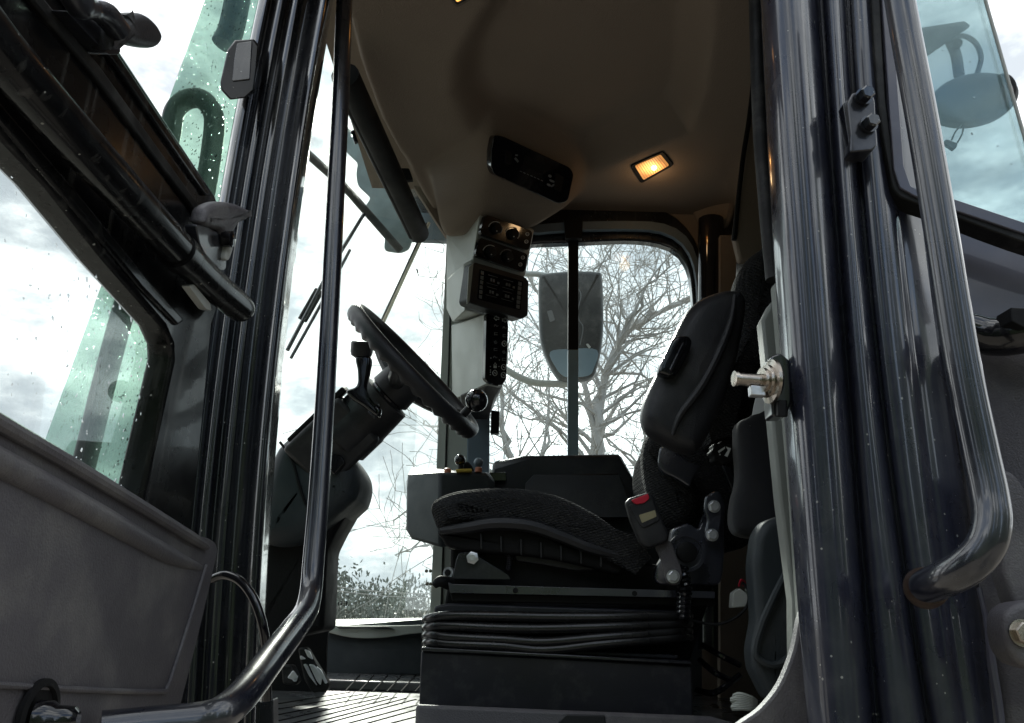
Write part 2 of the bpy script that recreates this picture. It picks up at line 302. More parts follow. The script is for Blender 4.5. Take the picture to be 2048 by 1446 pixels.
M = dict(
 paint=mat('black_gloss_paint', (.0075, .0083, .0125), .28, .0, coat=1, specks=1, ior=1.5, bump=.12, bscale=9, var=.3, dirt=.04, dscale=7, rvar=.1, spec=.5),
 pillar=mat('pillar_gloss_paint', (.021, .0235, .040), .3, .0, coat=.9, ior=1.5, bump=.15, bscale=7, var=.3, dirt=.07, dscale=30, specks=1, rvar=.12, spec=.5, crough=.09),
 rail=mat('rail_paint', (.011, .0125, .021), .3, .0, coat=.8, ior=1.5, bump=.08, bscale=25, dirt=.06, dscale=30, spec=.8, rvar=.1),
 rubber=mat('rubber_seal', (.010, .010, .010), .55, spec=.25, bump=.3, bscale=90, dirt=.15, dscale=20),
 plastic=mat('moulded_plastic', (.092, .086, .095), .5, bump=.5, bscale=420, dirt=.4, dscale=9, var=.25),
 dplastic=mat('dark_plastic', (.023, .0235, .027), .42, spec=.4, bump=.35, bscale=500, dirt=.12, dscale=8),
 teal=mat('dash_plastic', (.031, .039, .045), .5, spec=.35, bump=.3, bscale=500, dirt=.1, dscale=5),
 gplastic=mat('grey_console_plastic', (.48, .49, .46), .55, bump=.3, bscale=400, dirt=.2, dscale=5, var=.1),
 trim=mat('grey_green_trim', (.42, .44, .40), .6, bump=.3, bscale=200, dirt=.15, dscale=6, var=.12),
 bluegrey=mat('blue_grey_post', (.13, .17, .21), .5, bump=.2, bscale=200, dirt=.2, dscale=9, var=.15),
 liner=mat('headliner_felt', (.25, .20, .162), .95, bump=.8, bscale=300, var=.15, vscale=3, spec=.1),
 liner2=mat('headliner_olive', (.17, .14, .112), .95, bump=.8, bscale=300, var=.12, vscale=3, spec=.1),
 doorp=mat('door_black_paint', (.004, .0042, .005), .26, coat=.2, bump=.15, bscale=12, dirt=.03, dscale=40, rvar=.1, spec=.25, specks=1),
 steel2=mat('painted_side_steel', (.035, .037, .055), .3, .3, coat=.8, ior=1.7, bump=.35, bscale=25, dirt=.05, dscale=60, spec=.9),
 qpanel=mat('quarter_panel_paint', (.085, .083, .108), .42, .1, coat=.4, bump=.3, bscale=14, var=.12, dirt=.05, dscale=60),
 groove=mat('groove_black', (.004, .004, .004), .95, spec=.05),
 barlow=mat('bar_reflection_tone', (.30, .40, .47), .45, bump=.3, bscale=120, dirt=.3, dscale=25, var=.2),  # lower window bar: a reflection put into a lighter blue colour
 trimd=mat('dark_trim_paint', (.17, .185, .17), .6, bump=.3, bscale=200, dirt=.1, dscale=6, var=.12),  # darker tone of the grey-green trim, for the pillar strips
 black=mat('matt_black', (.009, .009, .010), .6, spec=.2, bump=.2, bscale=200),
 gloss=mat('gloss_black_plastic', (.006, .006, .008), .12, coat=.5),
 metal=mat('black_steel', (.022, .023, .03), .32, .3, coat=.5, ior=1.5, bump=.3, bscale=40, dirt=.08, dscale=45, spec=.7),
 zinc=mat('zinc_plated', (.66, .66, .63), .26, 1, bump=.2, bscale=80, col2=(.42, .33, .25), dirt=.2, dscale=60, vscale=25),
 bright=mat('bright_bolt', (.75, .76, .78), .35, .8, bump=.3, bscale=200),
 mat_=mat('floor_rubber', (.11, .115, .12), .38, bump=.5, bscale=40, dirt=.8, dscale=9, coat=1, rvar=.15, crough=.18),
 base=mat('seat_base_steel', (.021, .0215, .029), .4, .0, spec=.45, bump=.35, bscale=30, dirt=.14, dscale=22),
 bellow=mat('bellows_rubber', (.015, .015, .016), .28, bump=.1, bscale=60, coat=.2),
 fabric=fabricm('seat_fabric', (.032, .032, .034)),
 red=mat('red_button', (.62, .02, .05), .35), orange=mat('orange_plastic', (.55, .2, .12), .5), amber=mat('amber_reflector', (.45, .12, .02), .3, estr=0),
 yellow=mat('yellow_plastic', (.6, .42, .06), .45), tag=mat('beige_tag', (.38, .34, .2), .6, dirt=.3, dscale=60),
 white=mat('white_print', (.62, .64, .64), .6), dim=mat('dim_print', (.16, .17, .18), .6), grime=mat('dark_print', (.03, .03, .035), .7),
 rust=mat('rusty_paint', (.014, .012, .013), .4, dirt=.2, dscale=20, bump=.4, bscale=60, col2=(.07, .035, .015), vscale=14),
 cloth=mat('black_cloth', (.010, .0105, .014), .85, bump=.4, bscale=60, sheen=.2), bark=mat('bark', (.40, .38, .355), .9, bump=.5, bscale=30),
 leaf=mat('shrub_leaf', (.13, .145, .12), .6, var=.5, vscale=2), ground=mat('gravel_ground', (.12, .11, .095), .9, var=.3, vscale=.6, bump=.6, bscale=5, dirt=.4, dscale=.3),
 glow=mat('lamp_lens', (.5, .3, .15), .3, emis=(1, .42, .10), estr=.9), bulb=mat('lamp_bulb', (1, .8, .5), .3, emis=(1, .62, .22), estr=9),
 mirror=mat('mirror_back', (.03, .034, .036), .5, bump=.3, bscale=200, dirt=.3, dscale=14), skyref=mat('mirror_face', (.35, .5, .62), .1, .9),
 wiper=mat('wiper_arm', (.52, .44, .32), .4, .3), visor=mat('visor_reflection_mottle', (.07, .11, .115), .4, dirt=.5, dscale=12, col2=(.42, .52, .52), vscale=9), screen=mat('screen', (.006, .007, .01), .1, coat=.6),  # visor: pale teal mottle paints reflections into its colour
)
M['glass'] = glassm('clear_glass', (.93, .97, .95), .012, refl=.15)
M['glass_side'] = glassm('side_glass', (.90, .95, .95), .012)
M['glass_green'] = glassm('green_glass', (.56, .68, .62), .05, drops=.34, dscale=120, hcol=(.5, .75, .68), refl=.12)
M['glass_door'] = glassm('door_glass', (.93, .96, .95), .02, drops=.26, dscale=85, refl=.2)
M['glass_quarter'] = glassm('quarter_glass', (.64, .74, .75), .14, drops=.14, dscale=60, refl=.3, hcol=(.62, .85, .88))
_t = M['glow'].node_tree; _n = _t.nodes; _g = _n.new('ShaderNodeTexGradient'); _g.gradient_type = 'SPHERICAL'; _c = _n.new('ShaderNodeTexCoord'); _m = _n.new('ShaderNodeMapping'); _m.inputs['Scale'].default_value = (22, 22, 22); _t.links.new(_c.outputs['Object'], _m.inputs['Vector']); _t.links.new(_m.outputs[0], _g.inputs[0]); _r = _n.new('ShaderNodeMapRange'); _r.inputs['To Min'].default_value = .22; _r.inputs['To Max'].default_value = 1.6; _t.links.new(_g.outputs['Fac'], _r.inputs['Value']); _t.links.new(_r.outputs[0], _n['Principled BSDF'].inputs['Emission Strength'])
BR = lambda o, t: o.__setitem__('label', t)

# ---------------------------------------------------------------- setting
bm = bmesh.new(); g = 400
for i in range(41):
    for j in range(41):
        x = (i-20)/20; y = (j-20)/20; x = math.copysign(abs(x)**2.2, x)*g*3; y = math.copysign(abs(y)**2.2, y)*g*3
        bm.verts.new((x, y, 0 if abs(x)+abs(y) < 30 else random.uniform(-.15, .15)))
bm.verts.ensure_lookup_table()
for i in range(40):
    for j in range(40): bm.faces.new([bm.verts[q] for q in (i*41+j, (i+1)*41+j, (i+1)*41+j+1, i*41+j+1)])
obj('ground', bm, M['ground'], kind='structure', center=(0, 0, 0))

# ---------------------------------------------------------------- trees
# conifers added out of view, to streak paint reflections and dim light from behind
bm = bmesh.new(); rw = random.Random(31)
for k in range(9):
    az = math.radians(-80+160*(k+rw.uniform(-.25, .25))/8); D = rw.uniform(13, 17); hh = rw.uniform(9, 17); ww = rw.uniform(2.6, 4.2); cx, cy = D*math.sin(az), -D*math.cos(az)
    rings = []; ns = 14
    for q in range(12):
        t = q/11; rr = ww*(1-t)**.7*(1+.25*(q % 2))+.05; rings.append([bm.verts.new((cx+math.cos(2*math.pi*s/ns)*rr*rw.uniform(.92, 1.08), cy+math.sin(2*math.pi*s/ns)*rr*rw.uniform(.92, 1.08), .3+t*hh)) for s in range(ns)])
    for a_, b_ in zip(rings, rings[1:]):
        for s in range(ns): bm.faces.new((a_[s], a_[(s+1) % ns], b_[(s+1) % ns], b_[s]))
obj('unseen_reflection_belt', bm, mat('reflection_belt_green', (.035, .05, .03), .9, var=.5, vscale=1.5, spec=.1), kind='stuff')
def grow(bm, p, d, L, r, depth, rnd, up_=.12, wig=.22, minr=.004, kids=3):
    n = max(3, int(L/.22)) if depth > 0 else 3; pts = [p.copy()]; dirs = []
    for i in range(n):
        d = (d + Vector((rnd.gauss(0, wig), rnd.gauss(0, wig), rnd.gauss(0, wig)+up_*.3))).normalized(); dirs.append(d.copy()); p = p + d*(L/n); pts.append(p.copy())
    r1 = r*(.42 if depth else .3); rad = [max(minr, r + (r1-r)*i/n) for i in range(n+1)]
    tube_bm(bm, pts, rad, 7 if r > .05 else (5 if r > .015 else 3), caps=False)
    if depth == 0: return
    for k in range(kids + (1 if rnd.random() < .5 else 0)):
        i = rnd.randint(max(1, n//4), n); q = pts[i]; dd = dirs[min(i, n-1)]
        side = Vector((rnd.gauss(0, 1), rnd.gauss(0, 1), rnd.gauss(0, 1))); side = (side - dd*side.dot(dd)).normalized()
        nd = (dd*rnd.uniform(.55, 1.0) + side*rnd.uniform(.5, .95) + Vector((0, 0, up_))).normalized()
        grow(bm, q, nd, L*rnd.uniform(.5, .78), rad[i]*rnd.uniform(.55, .8), depth-1, rnd, up_, wig, minr, kids)
    grow(bm, pts[-1], dirs[-1], L*.65, r1, depth-1, rnd, up_, wig, minr, kids)
def bare_tree(limbs, dist, seed, label, base):
    rnd = random.Random(seed); root = empty('bare_tree', (base[0], dist, 0), label, 'tree')
    bmt = bmesh.new(); fork = P(base[1], base[2], dist)
    tr = [Vector((base[0], dist, 0)), Vector((base[0]+.1, dist, 1.2)), fork]; tr = [Vector(q) for q in crom(tr, 6, False)]
    tube_bm(bmt, tr, [.13-.05*i/(len(tr)-1) for i in range(len(tr))], 12); obj('trunk', bmt, M['bark'], root)
    bmc = bmesh.new()
    for lim, r, dep, kd in limbs:
        pts = [P(x, y, dist+dz) for x, y, dz in lim]; pts = [Vector(q) for q in crom(pts, 5, False)]
        n = len(pts); rad = [r*.62*(1-.75*i/(n-1)) for i in range(n)]
        for i in range(1, n): pts[i] += Vector((rnd.gauss(0, .035), rnd.gauss(0, .05), rnd.gauss(0, .03))); tube_bm(bmc, pts, rad, 7, caps=False)
        for i in range(2, n):
            for _ in range(kd):
                dd = (pts[min(i+1, n-1)]-pts[i-1]).normalized(); side = Vector((rnd.gauss(0, 1), rnd.gauss(0, .6), rnd.gauss(.3, 1))); side = (side-dd*side.dot(dd)).normalized()
                grow(bmc, pts[i], (dd*.6+side*.9).normalized(), rnd.uniform(.5, 1.0), rad[i]*.5, dep-(1 if rnd.random() < .3 else 0), rnd, .1, .24, .0036, 2)
    obj('crown', bmc, M['bark'], root); return root
bare_tree([
 ([(1185, 960, 0), (1195, 850, 0), (1215, 740, .1), (1250, 670, .2), (1320, 625, .4), (1420, 585, .6)], .10, 2, 2),
 ([(1215, 745, .1), (1262, 640, -.2), (1300, 560, -.3), (1350, 500, -.4)], .04, 2, 1),
 ([(1190, 900, 0), (1240, 800, .3), (1330, 745, .5), (1450, 720, .6)], .03, 2, 1),
 ([(1190, 860, 0), (1160, 740, .3), (1110, 640, .5), (1060, 560, .6), (1020, 480, .6)], .06, 2, 2),
 ([(1200, 800, 0), (1180, 660, -.3), (1190, 560, -.4), (1230, 480, -.5), (1260, 420, -.5)], .03, 2, 1),
 ([(1185, 930, 0), (1120, 860, -.2), (1040, 800, -.3), (980, 740, -.3)], .035, 2, 1)], 9.0, 3,
 'large bare tree with spreading grey limbs filling the far side window', (1.0, 1185, 980))
bare_tree([
 ([(1060, 980, 0), (1010, 880, .1), (1000, 780, .2), (960, 700, .3)], .045, 2, 2),
 ([(1060, 980, 0), (960, 930, 0), (890, 880, .1), (850, 840, .2)], .035, 1, 1),
 ([(1040, 1020, 0), (930, 985, .2), (850, 1000, .2), (790, 1040, .3)], .032, 1, 1),
 ([(1030, 1050, 0), (920, 1090, .1), (850, 1090, .2), (790, 1110, .3)], .03, 1, 1),
 ([(1060, 980, 0), (1090, 880, .1), (1100, 760, .2)], .04, 2, 1)], 8.0, 11,
 'smaller bare tree reaching thin branches across the windscreen behind the console', (.35, 1050, 1040))
bare_tree([
 ([(1330, 1000, 0), (1290, 880, .1), (1300, 780, .2), (1340, 700, .3)], .035, 2, 1),
 ([(1330, 1000, 0), (1240, 900, .1), (1180, 850, .2)], .04, 2, 2)], 11.0, 23,
 'bare tree farther back, its branches low beside the seat backrest', (2.1, 1330, 1040))
def bush(x, y, w_, h_, seed, label):
    rnd = random.Random(seed); root = empty('shrub', (x, y, 0), label, 'shrub', group='shrubs beyond the windscreen')
    b1 = bmesh.new(); b2 = bmesh.new(); tips = []
    for k in range(26):
        a = rnd.uniform(0, 6.28); d = Vector((math.cos(a)*rnd.uniform(.1, .8), math.sin(a)*rnd.uniform(.1, .8), 1.1)).normalized(); p = Vector((x+rnd.gauss(0, .3), y+rnd.gauss(0, .3), 0)); pts = [p]
        for i in range(8):
            d = (d+Vector((rnd.gauss(0, .2), rnd.gauss(0, .2), rnd.gauss(0, .1)))).normalized(); p = p+Vector((d.x*w_*.09, d.y*w_*.09, d.z*h_/8.5)); pts.append(p); 
            if i > 1: tips.append(p)
        tube_bm(b1, pts, [.04*(1-.1*i) for i in range(9)], 5)
    for k in range(4200):
        c = rnd.choice(tips) + Vector((rnd.gauss(0, .32), rnd.gauss(0, .32), rnd.gauss(0, .26)))
        q = Euler((rnd.uniform(0, 6), rnd.uniform(0, 6), rnd.uniform(0, 6))).to_matrix(); s_ = rnd.uniform(.05, .11)
        vs = [b2.verts.new(c+q@Vector(v)*s_) for v in ((-1, 0, 0), (0, -.45, .1), (1, 0, 0), (0, .45, .1))]; b2.faces.new(vs)
    obj('stem', b1, M['bark'], root); obj('foliage', b2, M['leaf'], root)
bush(-5.9, 26, 3, 3.9, 1, 'leafy shrub seen low through the windscreen beside the left rail')
bush(-3.3, 25, 3, 3.6, 2, 'leafy shrub seen low through the windscreen next to the grey post')
bush(-4.8, 30, 3, 3.3, 3, 'lower shrub seen between the two leafy ones in the windscreen')
bush(-8.5, 27, 3, 3.8, 4, 'leafy shrub hidden partly by the dark dashboard')
bush(-.8, 26, 3, 3.6, 5, 'leafy shrub behind the grey post and the seat bellows')
for i, (y0, y1, lb) in enumerate(((1158, 1172, 'upper thin power line crossing the sky above the shrubs'), (1166, 1180, 'lower thin power line crossing the sky above the shrubs'))):
    a = P(560, y0-8, 22); b = P(1000, y1+8, 22); d = b-a; pts = [a+d*t+Vector((0, 0, -.25*4*t*(1-t))) for t in [k/12 for k in range(-20, 33)]]
    bm = bmesh.new(); tube_bm(bm, pts, .012, 5); obj('power_line', bm, M['bark'], label=lb, cat='power line', group='power lines')

# ================================================================ the machine
T = empty('wheel_loader', (0, 1.6, 0), 'black framed wheel loader cab seen through its open door, with seat, steering wheel and screen', 'wheel loader')
def part(name, loc): return empty(name, loc, parent=T)

# ---- roof and headliner
def inside(x, y, poly):
    c = False; n = len(poly)
    for i in range(n):
        x1, y1 = poly[i]; x2, y2 = poly[i-1]
        if (y1 > y) != (y2 > y) and x < (x2-x1)*(y-y1)/(y2-y1)+x1: c = not c
    return c
def sdist(x, y, poly):
    d = 9
    for i in range(len(poly)):
        x1, y1 = poly[i]; x2, y2 = poly[i-1]; dx, dy = x2-x1, y2-y1; t = max(0, min(1, ((x-x1)*dx+(y-y1)*dy)/(dx*dx+dy*dy+1e-12)))
        d = min(d, math.hypot(x-x1-t*dx, y-y1-t*dy))
    return d if inside(x, y, poly) else -d
def sm(a, b, x): t = max(0, min(1, (x-a)/(b-a))); return t*t*(3-2*t)
ZC = 1.30
def zp(pts): return [tuple(P(x, y, ('z', ZC))[:2]) for x, y in pts]
rec = zp([(1010, -60), (925, 80), (903, 130), (900, 190), (925, 240), (965, 285), (1060, 320), (1180, 350), (1290, 300), (1380, 265), (1412, 180), (1425, 60), (1430, -80), (1440, -300), (1060, -300)])
fro = zp([(560, -200), (700, 40), (722, 130), (762, 240), (800, 310), (838, 385), (872, 440), (880, 470), (700, 470), (400, 300)])
nx_, ny_ = 210, 210; x0_, x1_, yy0, yy1 = -.50, .98, .95, 2.47
from mathutils.bvhtree import BVHTree
pb = bmesh.new()
for q in [(858, 300, ('z', 1.36)), (930, 240, ('z', 1.36)), (1000, 255, ('z', 1.33)), (1150, 335, ('z', 1.33)), (1180, 370, 2.42), (1150, 352, 2.18), (1146, 385, 2.15), (1132, 414, 2.2), (1064, 456, 2.25), (966, 420, 2.12), (890, 474, 2.2), (876, 450, 2.2), (984, 260, 1.97), (974, 352, 2.04), (893, 474, 2.45), (1062, 454, 2.45)]: pb.verts.new(P(*q))
bmesh.ops.convex_hull(pb, input=pb.verts); bv = BVHTree.FromBMesh(pb); pb.free()
Z = [[0.0]*(ny_+1) for _ in range(nx_+1)]; W = [[0.0]*(ny_+1) for _ in range(nx_+1)]
for i in range(nx_+1):
    for j in range(ny_+1):
        x = x0_+(x1_-x0_)*i/nx_; y = yy0+(yy1-yy0)*j/ny_; z = ZC
        if y > 1.2: z += .085*sm(-.01, .085, sdist(x, y, rec)) + .085*sm(-.003, .016, sdist(x, y, fro))
        z -= .22*sm(.62, .98, x)**1.3; z -= .10*sm(1.25, .98, y)
        h = bv.ray_cast(Vector((x, y, H-1)), Vector((0, 0, 1)))
        if h[0] is not None and h[0].z-H < z: z = h[0].z-H
        Z[i][j] = z; W[i][j] = 1.0 if (-.35 < x < .35 and y > 1.85) else .25
for it in range(5):
    Z2 = [r_[:] for r_ in Z]
    for i in range(1, nx_):
        for j in range(1, ny_):
            Z2[i][j] = Z[i][j]*(1-W[i][j]) + W[i][j]*(Z[i-1][j]+Z[i+1][j]+Z[i][j-1]+Z[i][j+1]+Z[i-1][j-1]+Z[i+1][j+1]+Z[i-1][j+1]+Z[i+1][j-1]+Z[i][j]*2)/10
    Z = Z2
bm = bmesh.new(); gv = [[bm.verts.new((x0_+(x1_-x0_)*i/nx_, yy0+(yy1-yy0)*j/ny_, H+Z[i][j])) for j in range(ny_+1)] for i in range(nx_+1)]
for i in range(nx_):
    for j in range(ny_):
        if gv[i][j].co.x < .46+(gv[i][j].co.y-1.03)*.32: bm.faces.new((gv[i][j], gv[i+1][j], gv[i+1][j+1], gv[i][j+1]))
bmesh.ops.delete(bm, geom=[v for v in bm.verts if not v.link_faces], context='VERTS')
obj('headliner', bm, M['liner'], T, smooth=60)
hull('roof', [Vector((x, y, H+z)) for x, y in ((-.62, .98), (.44, .98), (-.36, 2.72), (1.0, 2.72)) for z in (1.42, 1.5)] + [Vector((x, y, H+1.56)) for x, y in ((-.5, 1.05), (.42, 1.05), (-.28, 2.6), (.9, 2.6))], M['paint'], T, .01)

# radio
a, b_, c, d = P(988, 272, 1.965), P(1146, 346, 2.12), P(1122, 408, 2.15), P(983, 346, 2.02)
def plane_basis(a, b, c): 
    n = (b-a).cross(c-a).normalized(); 
    if n.dot(CAM-a) < 0: n = -n
    return n
def on_plane(px, py, p0, n, off=0):
    r = ray(px, py); t = (p0+n*off-CAM).dot(n)/r.dot(n); return CAM+r*t
def pslabs(name, lst, p0, n, off, th, m, parent, **k):
    bm = bmesh.new()
    for pts in lst: prism(bm, [on_plane(x, y, p0, n, off) for x, y in pts], -n*th)
    return obj(name, bm, m, parent, **k)
nR = plane_basis(a, b_, d); rad = part('radio', a)
pslabs('radio_face', [rpoly([(988, 270), (1005, 272), (1140, 335), (1148, 348), (1136, 402), (1118, 408), (988, 348), (982, 335), (982, 300)], 8)], a, nR, .006, .03, M['gloss'], rad, bevel=.002)
pslabs('radio_badge', stroke([(1030, 316), (1037, 324)], 4)+stroke([(1031, 310), (1036, 311)], 3), a, nR, .0075, .001, M['dim'], rad)
pslabs('radio_lettering', sum([stroke([(1040+k*7, 342+k*3), (1044+k*7, 344+k*3)], 1.5) for k in range(7)], []), a, nR, .0075, .001, M['dim'], rad)
pslabs('radio_dial_mark', [rpoly(ell(1100, 352, 4, 3, 30, 8), 1), ell(1104, 362, 6, 2.5, 25, 8), ell(1098, 370, 5, 2.5, 30, 8), ell(1106, 371, 5, 2, -40, 8)], a, nR, .0075, .001, M['dim'], rad)
pslabs('radio_button', [rpoly(q, 2, 2) for q in ([(1012, 300), (1024, 306), (1021, 330), (1010, 326)], [(1050, 310), (1092, 330), (1086, 350), (1046, 331)], [(1112, 346), (1128, 354), (1122, 384), (1108, 378)])], a, nR, .0085, .004, M['black'], rad, bevel=.0008)
# ceiling lamp
def ceiling_lamp(q, zz, inner):
    p0 = P(*q[0], ('z', zz)); n = plane_basis(P(*q[0], ('z', zz)), P(*q[1], ('z', zz)), P(*q[2], ('z', zz)))
    t = part('ceiling_lamp', p0)
    cx = sum(x for x, y in q)/4; cy = sum(y for x, y in q)/4
    sc = lambda f: [(cx+(x-cx)*f, cy+(y-cy)*f) for x, y in q]
    pslabs('bezel', [rpoly(sc(1.0), 10)], p0, n, .008, .02, M['liner2'], t, bevel=.003)
    pslabs('housing', [rpoly(sc(.86), 7)], p0, n, .014, .02, M['black'], t, bevel=.003)
    qi = sc(.66); pslabs('lens', [rpoly(qi, 3)], p0, n, .016, .006, M['glow'], t, bevel=.001)
    if inner:
        c = on_plane(cx+4, cy+2, p0, n, .018); ball('bulb', c, .0075, M['bulb'], t)
        (x0, y0), (x1, y1), (x2, y2), (x3, y3) = qi
        rib = []
        for k in range(1, 12):
            u = k/12; rib += stroke([(x0+(x1-x0)*u, y0+(y1-y0)*u), (x3+(x2-x3)*u, y3+(y2-y3)*u)], .9)
        pslabs('lens_rib', rib, p0, n, .0175, .0012, M['orange'], t)
    return t
ll = bpy.data.lights.new('lamp_light', 'POINT'); ll.energy = .06; ll.color = (1, .62, .3); ll.shadow_soft_size = .02; lo_ = bpy.data.objects.new('lamp_light', ll); link(lo_, T, P(1304, 334, ('z', 1.31)) + Vector((0, 0, -.06)))
ceiling_lamp([(1252, 332), (1330, 298), (1356, 330), (1278, 374)], 1.31, True)
ceiling_lamp([(870, -40), (935, -50), (958, -8), (912, 18)], 1.29, False)
# blind roller and front trim
bl = part('roller_blind', P(760, 300, 2.0))
tube('roller_tube', [P(690, 150, 1.62), P(838, 468, 2.42)], .034, M['black'], bl, cr_=False)
tube('roller_rail', [P(672, 165, 1.62), P(822, 474, 2.40)], .008, M['black'], bl, cr_=False)
slab('pull_tab', rpoly([(700, 262), (708, 258), (716, 282), (709, 286)], 3), 1.72, .01, M['gloss'], bl)
slab('switch_plate', rpoly([(800, 336), (818, 336), (826, 358), (806, 360)], 3), 2.26, .02, M['black'], T)
for q in ([(830, 338), (838, 338), (838, 344), (830, 344)], [(836, 350), (845, 350), (845, 356), (836, 356)]): slab('vent_slot', q, 2.28, .02, M['black'], T)

# ---- far wall with the side window
YF = 2.43
fr_ = part('side_window', P(1220, 700, YF))
outer = [(950, 1000), (950, 440), (1100, 408), (1220, 405), (1300, 412), (1360, 440), (1398, 500), (1410, 600), (1412, 1000)]
inner = [(972, 1000), (972, 505), (1060, 488), (1150, 484), (1250, 480), (1310, 485), (1350, 500), (1374, 530), (1384, 580), (1388, 700), (1380, 1000)]
def ringslab(name, o, i_, s, th, m, parent, **k):
    n = 60
    def resample(pts):
        L = [0]
        for a, b in zip(pts, pts[1:]): L.append(L[-1]+math.hypot(b[0]-a[0], b[1]-a[1]))
        out = []
        for q in range(n+1):
            t = L[-1]*q/n; j = max(0, min(len(pts)-2, next((ii for ii in range(len(L)-1) if L[ii+1] >= t), len(pts)-2))); f = (t-L[j])/((L[j+1]-L[j]) or 1)
            out.append((pts[j][0]*(1-f)+pts[j+1][0]*f, pts[j][1]*(1-f)+pts[j+1][1]*f))
        return out
    A, B = resample(crom(o, 8, False)), resample(crom(i_, 8, False)); bm = bmesh.new(); v = thick_dir(s, th)
    fa = [bm.verts.new(P(*p, s)) for p in A]; fb = [bm.verts.new(P(*p, s)) for p in B]; ba = [bm.verts.new(x.co+v) for x in fa]; bb = [bm.verts.new(x.co+v) for x in fb]
    for q in range(n):
        bm.faces.new((fa[q], fa[q+1], fb[q+1], fb[q])); bm.faces.new((ba[q], bb[q], bb[q+1], ba[q+1])); bm.faces.new((fb[q], fb[q+1], bb[q+1], bb[q])); bm.faces.new((fa[q], ba[q], ba[q+1], fa[q+1]))
    for q in (0, n): bm.faces.new((fa[q], fb[q], bb[q], ba[q]))
    return obj(name, bm, m, parent, **k)
ringslab('window_frame', outer, inner, YF, .04, M['paint'], fr_, bevel=.006)
inn2 = [(960, 1000), (960, 482), (1070, 466), (1150, 460), (1260, 458), (1325, 464), (1368, 490), (1390, 540), (1396, 620), (1398, 700), (1392, 1000)]
o2 = [(x+(6 if x > 1200 else -4), y-16) if y < 900 else (x+6, y) for x, y in inn2]
ringslab('trim_band', o2, inn2, YF-.03, .02, M['bluegrey'], fr_, bevel=.004)
slab('window_glass', [(965, 420), (1400, 420), (1420, 1100), (965, 1100)], YF+.03, .006, M['glass_side'], fr_, bevel=0)
slab('window_bar', [(1137, 440), (1157, 440), (1157, 698), (1136, 698)], YF-.01, .02, M['black'], fr_)
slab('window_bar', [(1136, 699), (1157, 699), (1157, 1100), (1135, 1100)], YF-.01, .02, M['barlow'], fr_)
for yy_, hh in ((436, 40),): slab('window_seal', [(1128, yy_), (1166, yy_), (1164, yy_+hh), (1131, yy_+hh)], YF-.04, .02, M['black'], fr_)
slab('corner_filler', [(1310, 395), (1440, 395), (1440, 570), (1402, 570), (1394, 505), (1352, 448), (1310, 428)], YF+.012, .006, M['liner'], T, 0)
# wall around the window
slab('far_wall', [(1404, 380), (1600, 380), (1600, 1700), (1404, 1700)], YF+.02, .03, M['liner'], T)
slab('far_wall', [(960, 1085), (1404, 1085), (1404, 1700), (960, 1700)], YF+.02, .03, M['teal'], T)
slab('far_wall', [(800, 330), (1404, 330), (1404, 425), (1060, 425), (1010, 440), (1000, 470), (890, 470), (870, 440)], YF+.02, .03, M['liner'], T)
tube('corner_post', [(1422, 440, 2.36), (1424, 800, 2.36), (1426, 1300, 2.36)], .042, M['gloss'], T, cr_=False)
hull('corner_shield', [(1405, 330, 2.4), (1490, 300, 2.3), (1375, 395, 2.44), (1392, 448, 2.42), (1404, 466, 2.42), (1455, 456, 2.34), (1464, 440, 2.34), (1480, 330, 2.3), (1390, 380, 2.55), (1460, 440, 2.55), (1480, 300, 2.55)], M['liner'], T, .012)
# rear wall and the rear headliner panel
slab('rear_trim', [(1468, 470), (1512, 140), (1530, -150), (1620, -150), (1620, 520), (1480, 520)], 1.75, .03, M['liner'], T, .006)
tube('trim_seam', [(1520, -60, 1.73), (1505, 180, 1.735), (1484, 330, 1.74), (1468, 480, 1.745)], .006, M['black'], T)
slab('rear_wall', [(1440, 470), (1600, 470), (1600, 1446), (1440, 1446)], 2.3, .03, M['liner'], T)
hull('rear_shell', [Vector((x, y, H+z)) for x, y in ((.46, 1.04), (.48, 1.03), (.96, 2.6), (.98, 2.6)) for z in (-.4, 1.5)], M['black'], T, 0)

# ---- far front post (light grey) and windscreen
ps = part('front_post', P(900, 900, 2.45))
slab('post_outer', [(893, 478), (906, 478), (880, 1270), (858, 1270)], 2.42, .05, M['trim'], ps)
slab('post_cover', [(906, 478), (955, 478), (945, 1270), (880, 1270)], 2.40, .06, M['trim'], ps, .004)
slab('post_inner', [(936, 700), (980, 700), (976, 1270), (930, 1270)], 2.385, .05, M['bluegrey'], ps, .004)
slab('post_groove', [(902, 520), (905, 520), (884, 1230), (880, 1230)], 2.395, .01, M['rubber'], ps)
slab('post_clip', [(982, 820), (999, 822), (998, 866), (981, 866)], 2.36, .03, M['black'], ps)
for x, y in ((853, 1142), (861, 1142), (854, 1168), (861, 1168)): bolt('screw', x, y, 2.40, .004, M['zinc'], ps)
# windscreen plane through (-.41, 1.38) and (-.235, 2.5): Y = a + b X
bW = 1.28; aW = 2.83; WSH = (aW, bW)
wsx = part('windscreen', P(760, 800, WSH))
def ws(px, py, off=0):
    n = Vector((bW, -1, 0)).normalized(); p0 = Vector((0, aW, H)); return on_plane(px, py, p0-n*off, n)
nW = Vector((bW, -1, 0)).normalized()
def wslab(name, lst, off, th, m, parent, **k):
    bm = bmesh.new()
    for pts in lst: prism(bm, [ws(x, y, off) for x, y in pts], -nW*th)
    return obj(name, bm, m, parent, **k)
wslab('windscreen_glass', [[(540, 100), (690, 60), (893, 440), (862, 1262), (640, 1262), (500, 1262)]], 0, .005, M['glass'], wsx)
wslab('sticker_outline', stroke([(832, 536), (838, 552), (872, 556), (876, 540)], 1)+stroke([(834, 538), (836, 546)], 2.5), -.004, .0008, M['grime'], wsx)
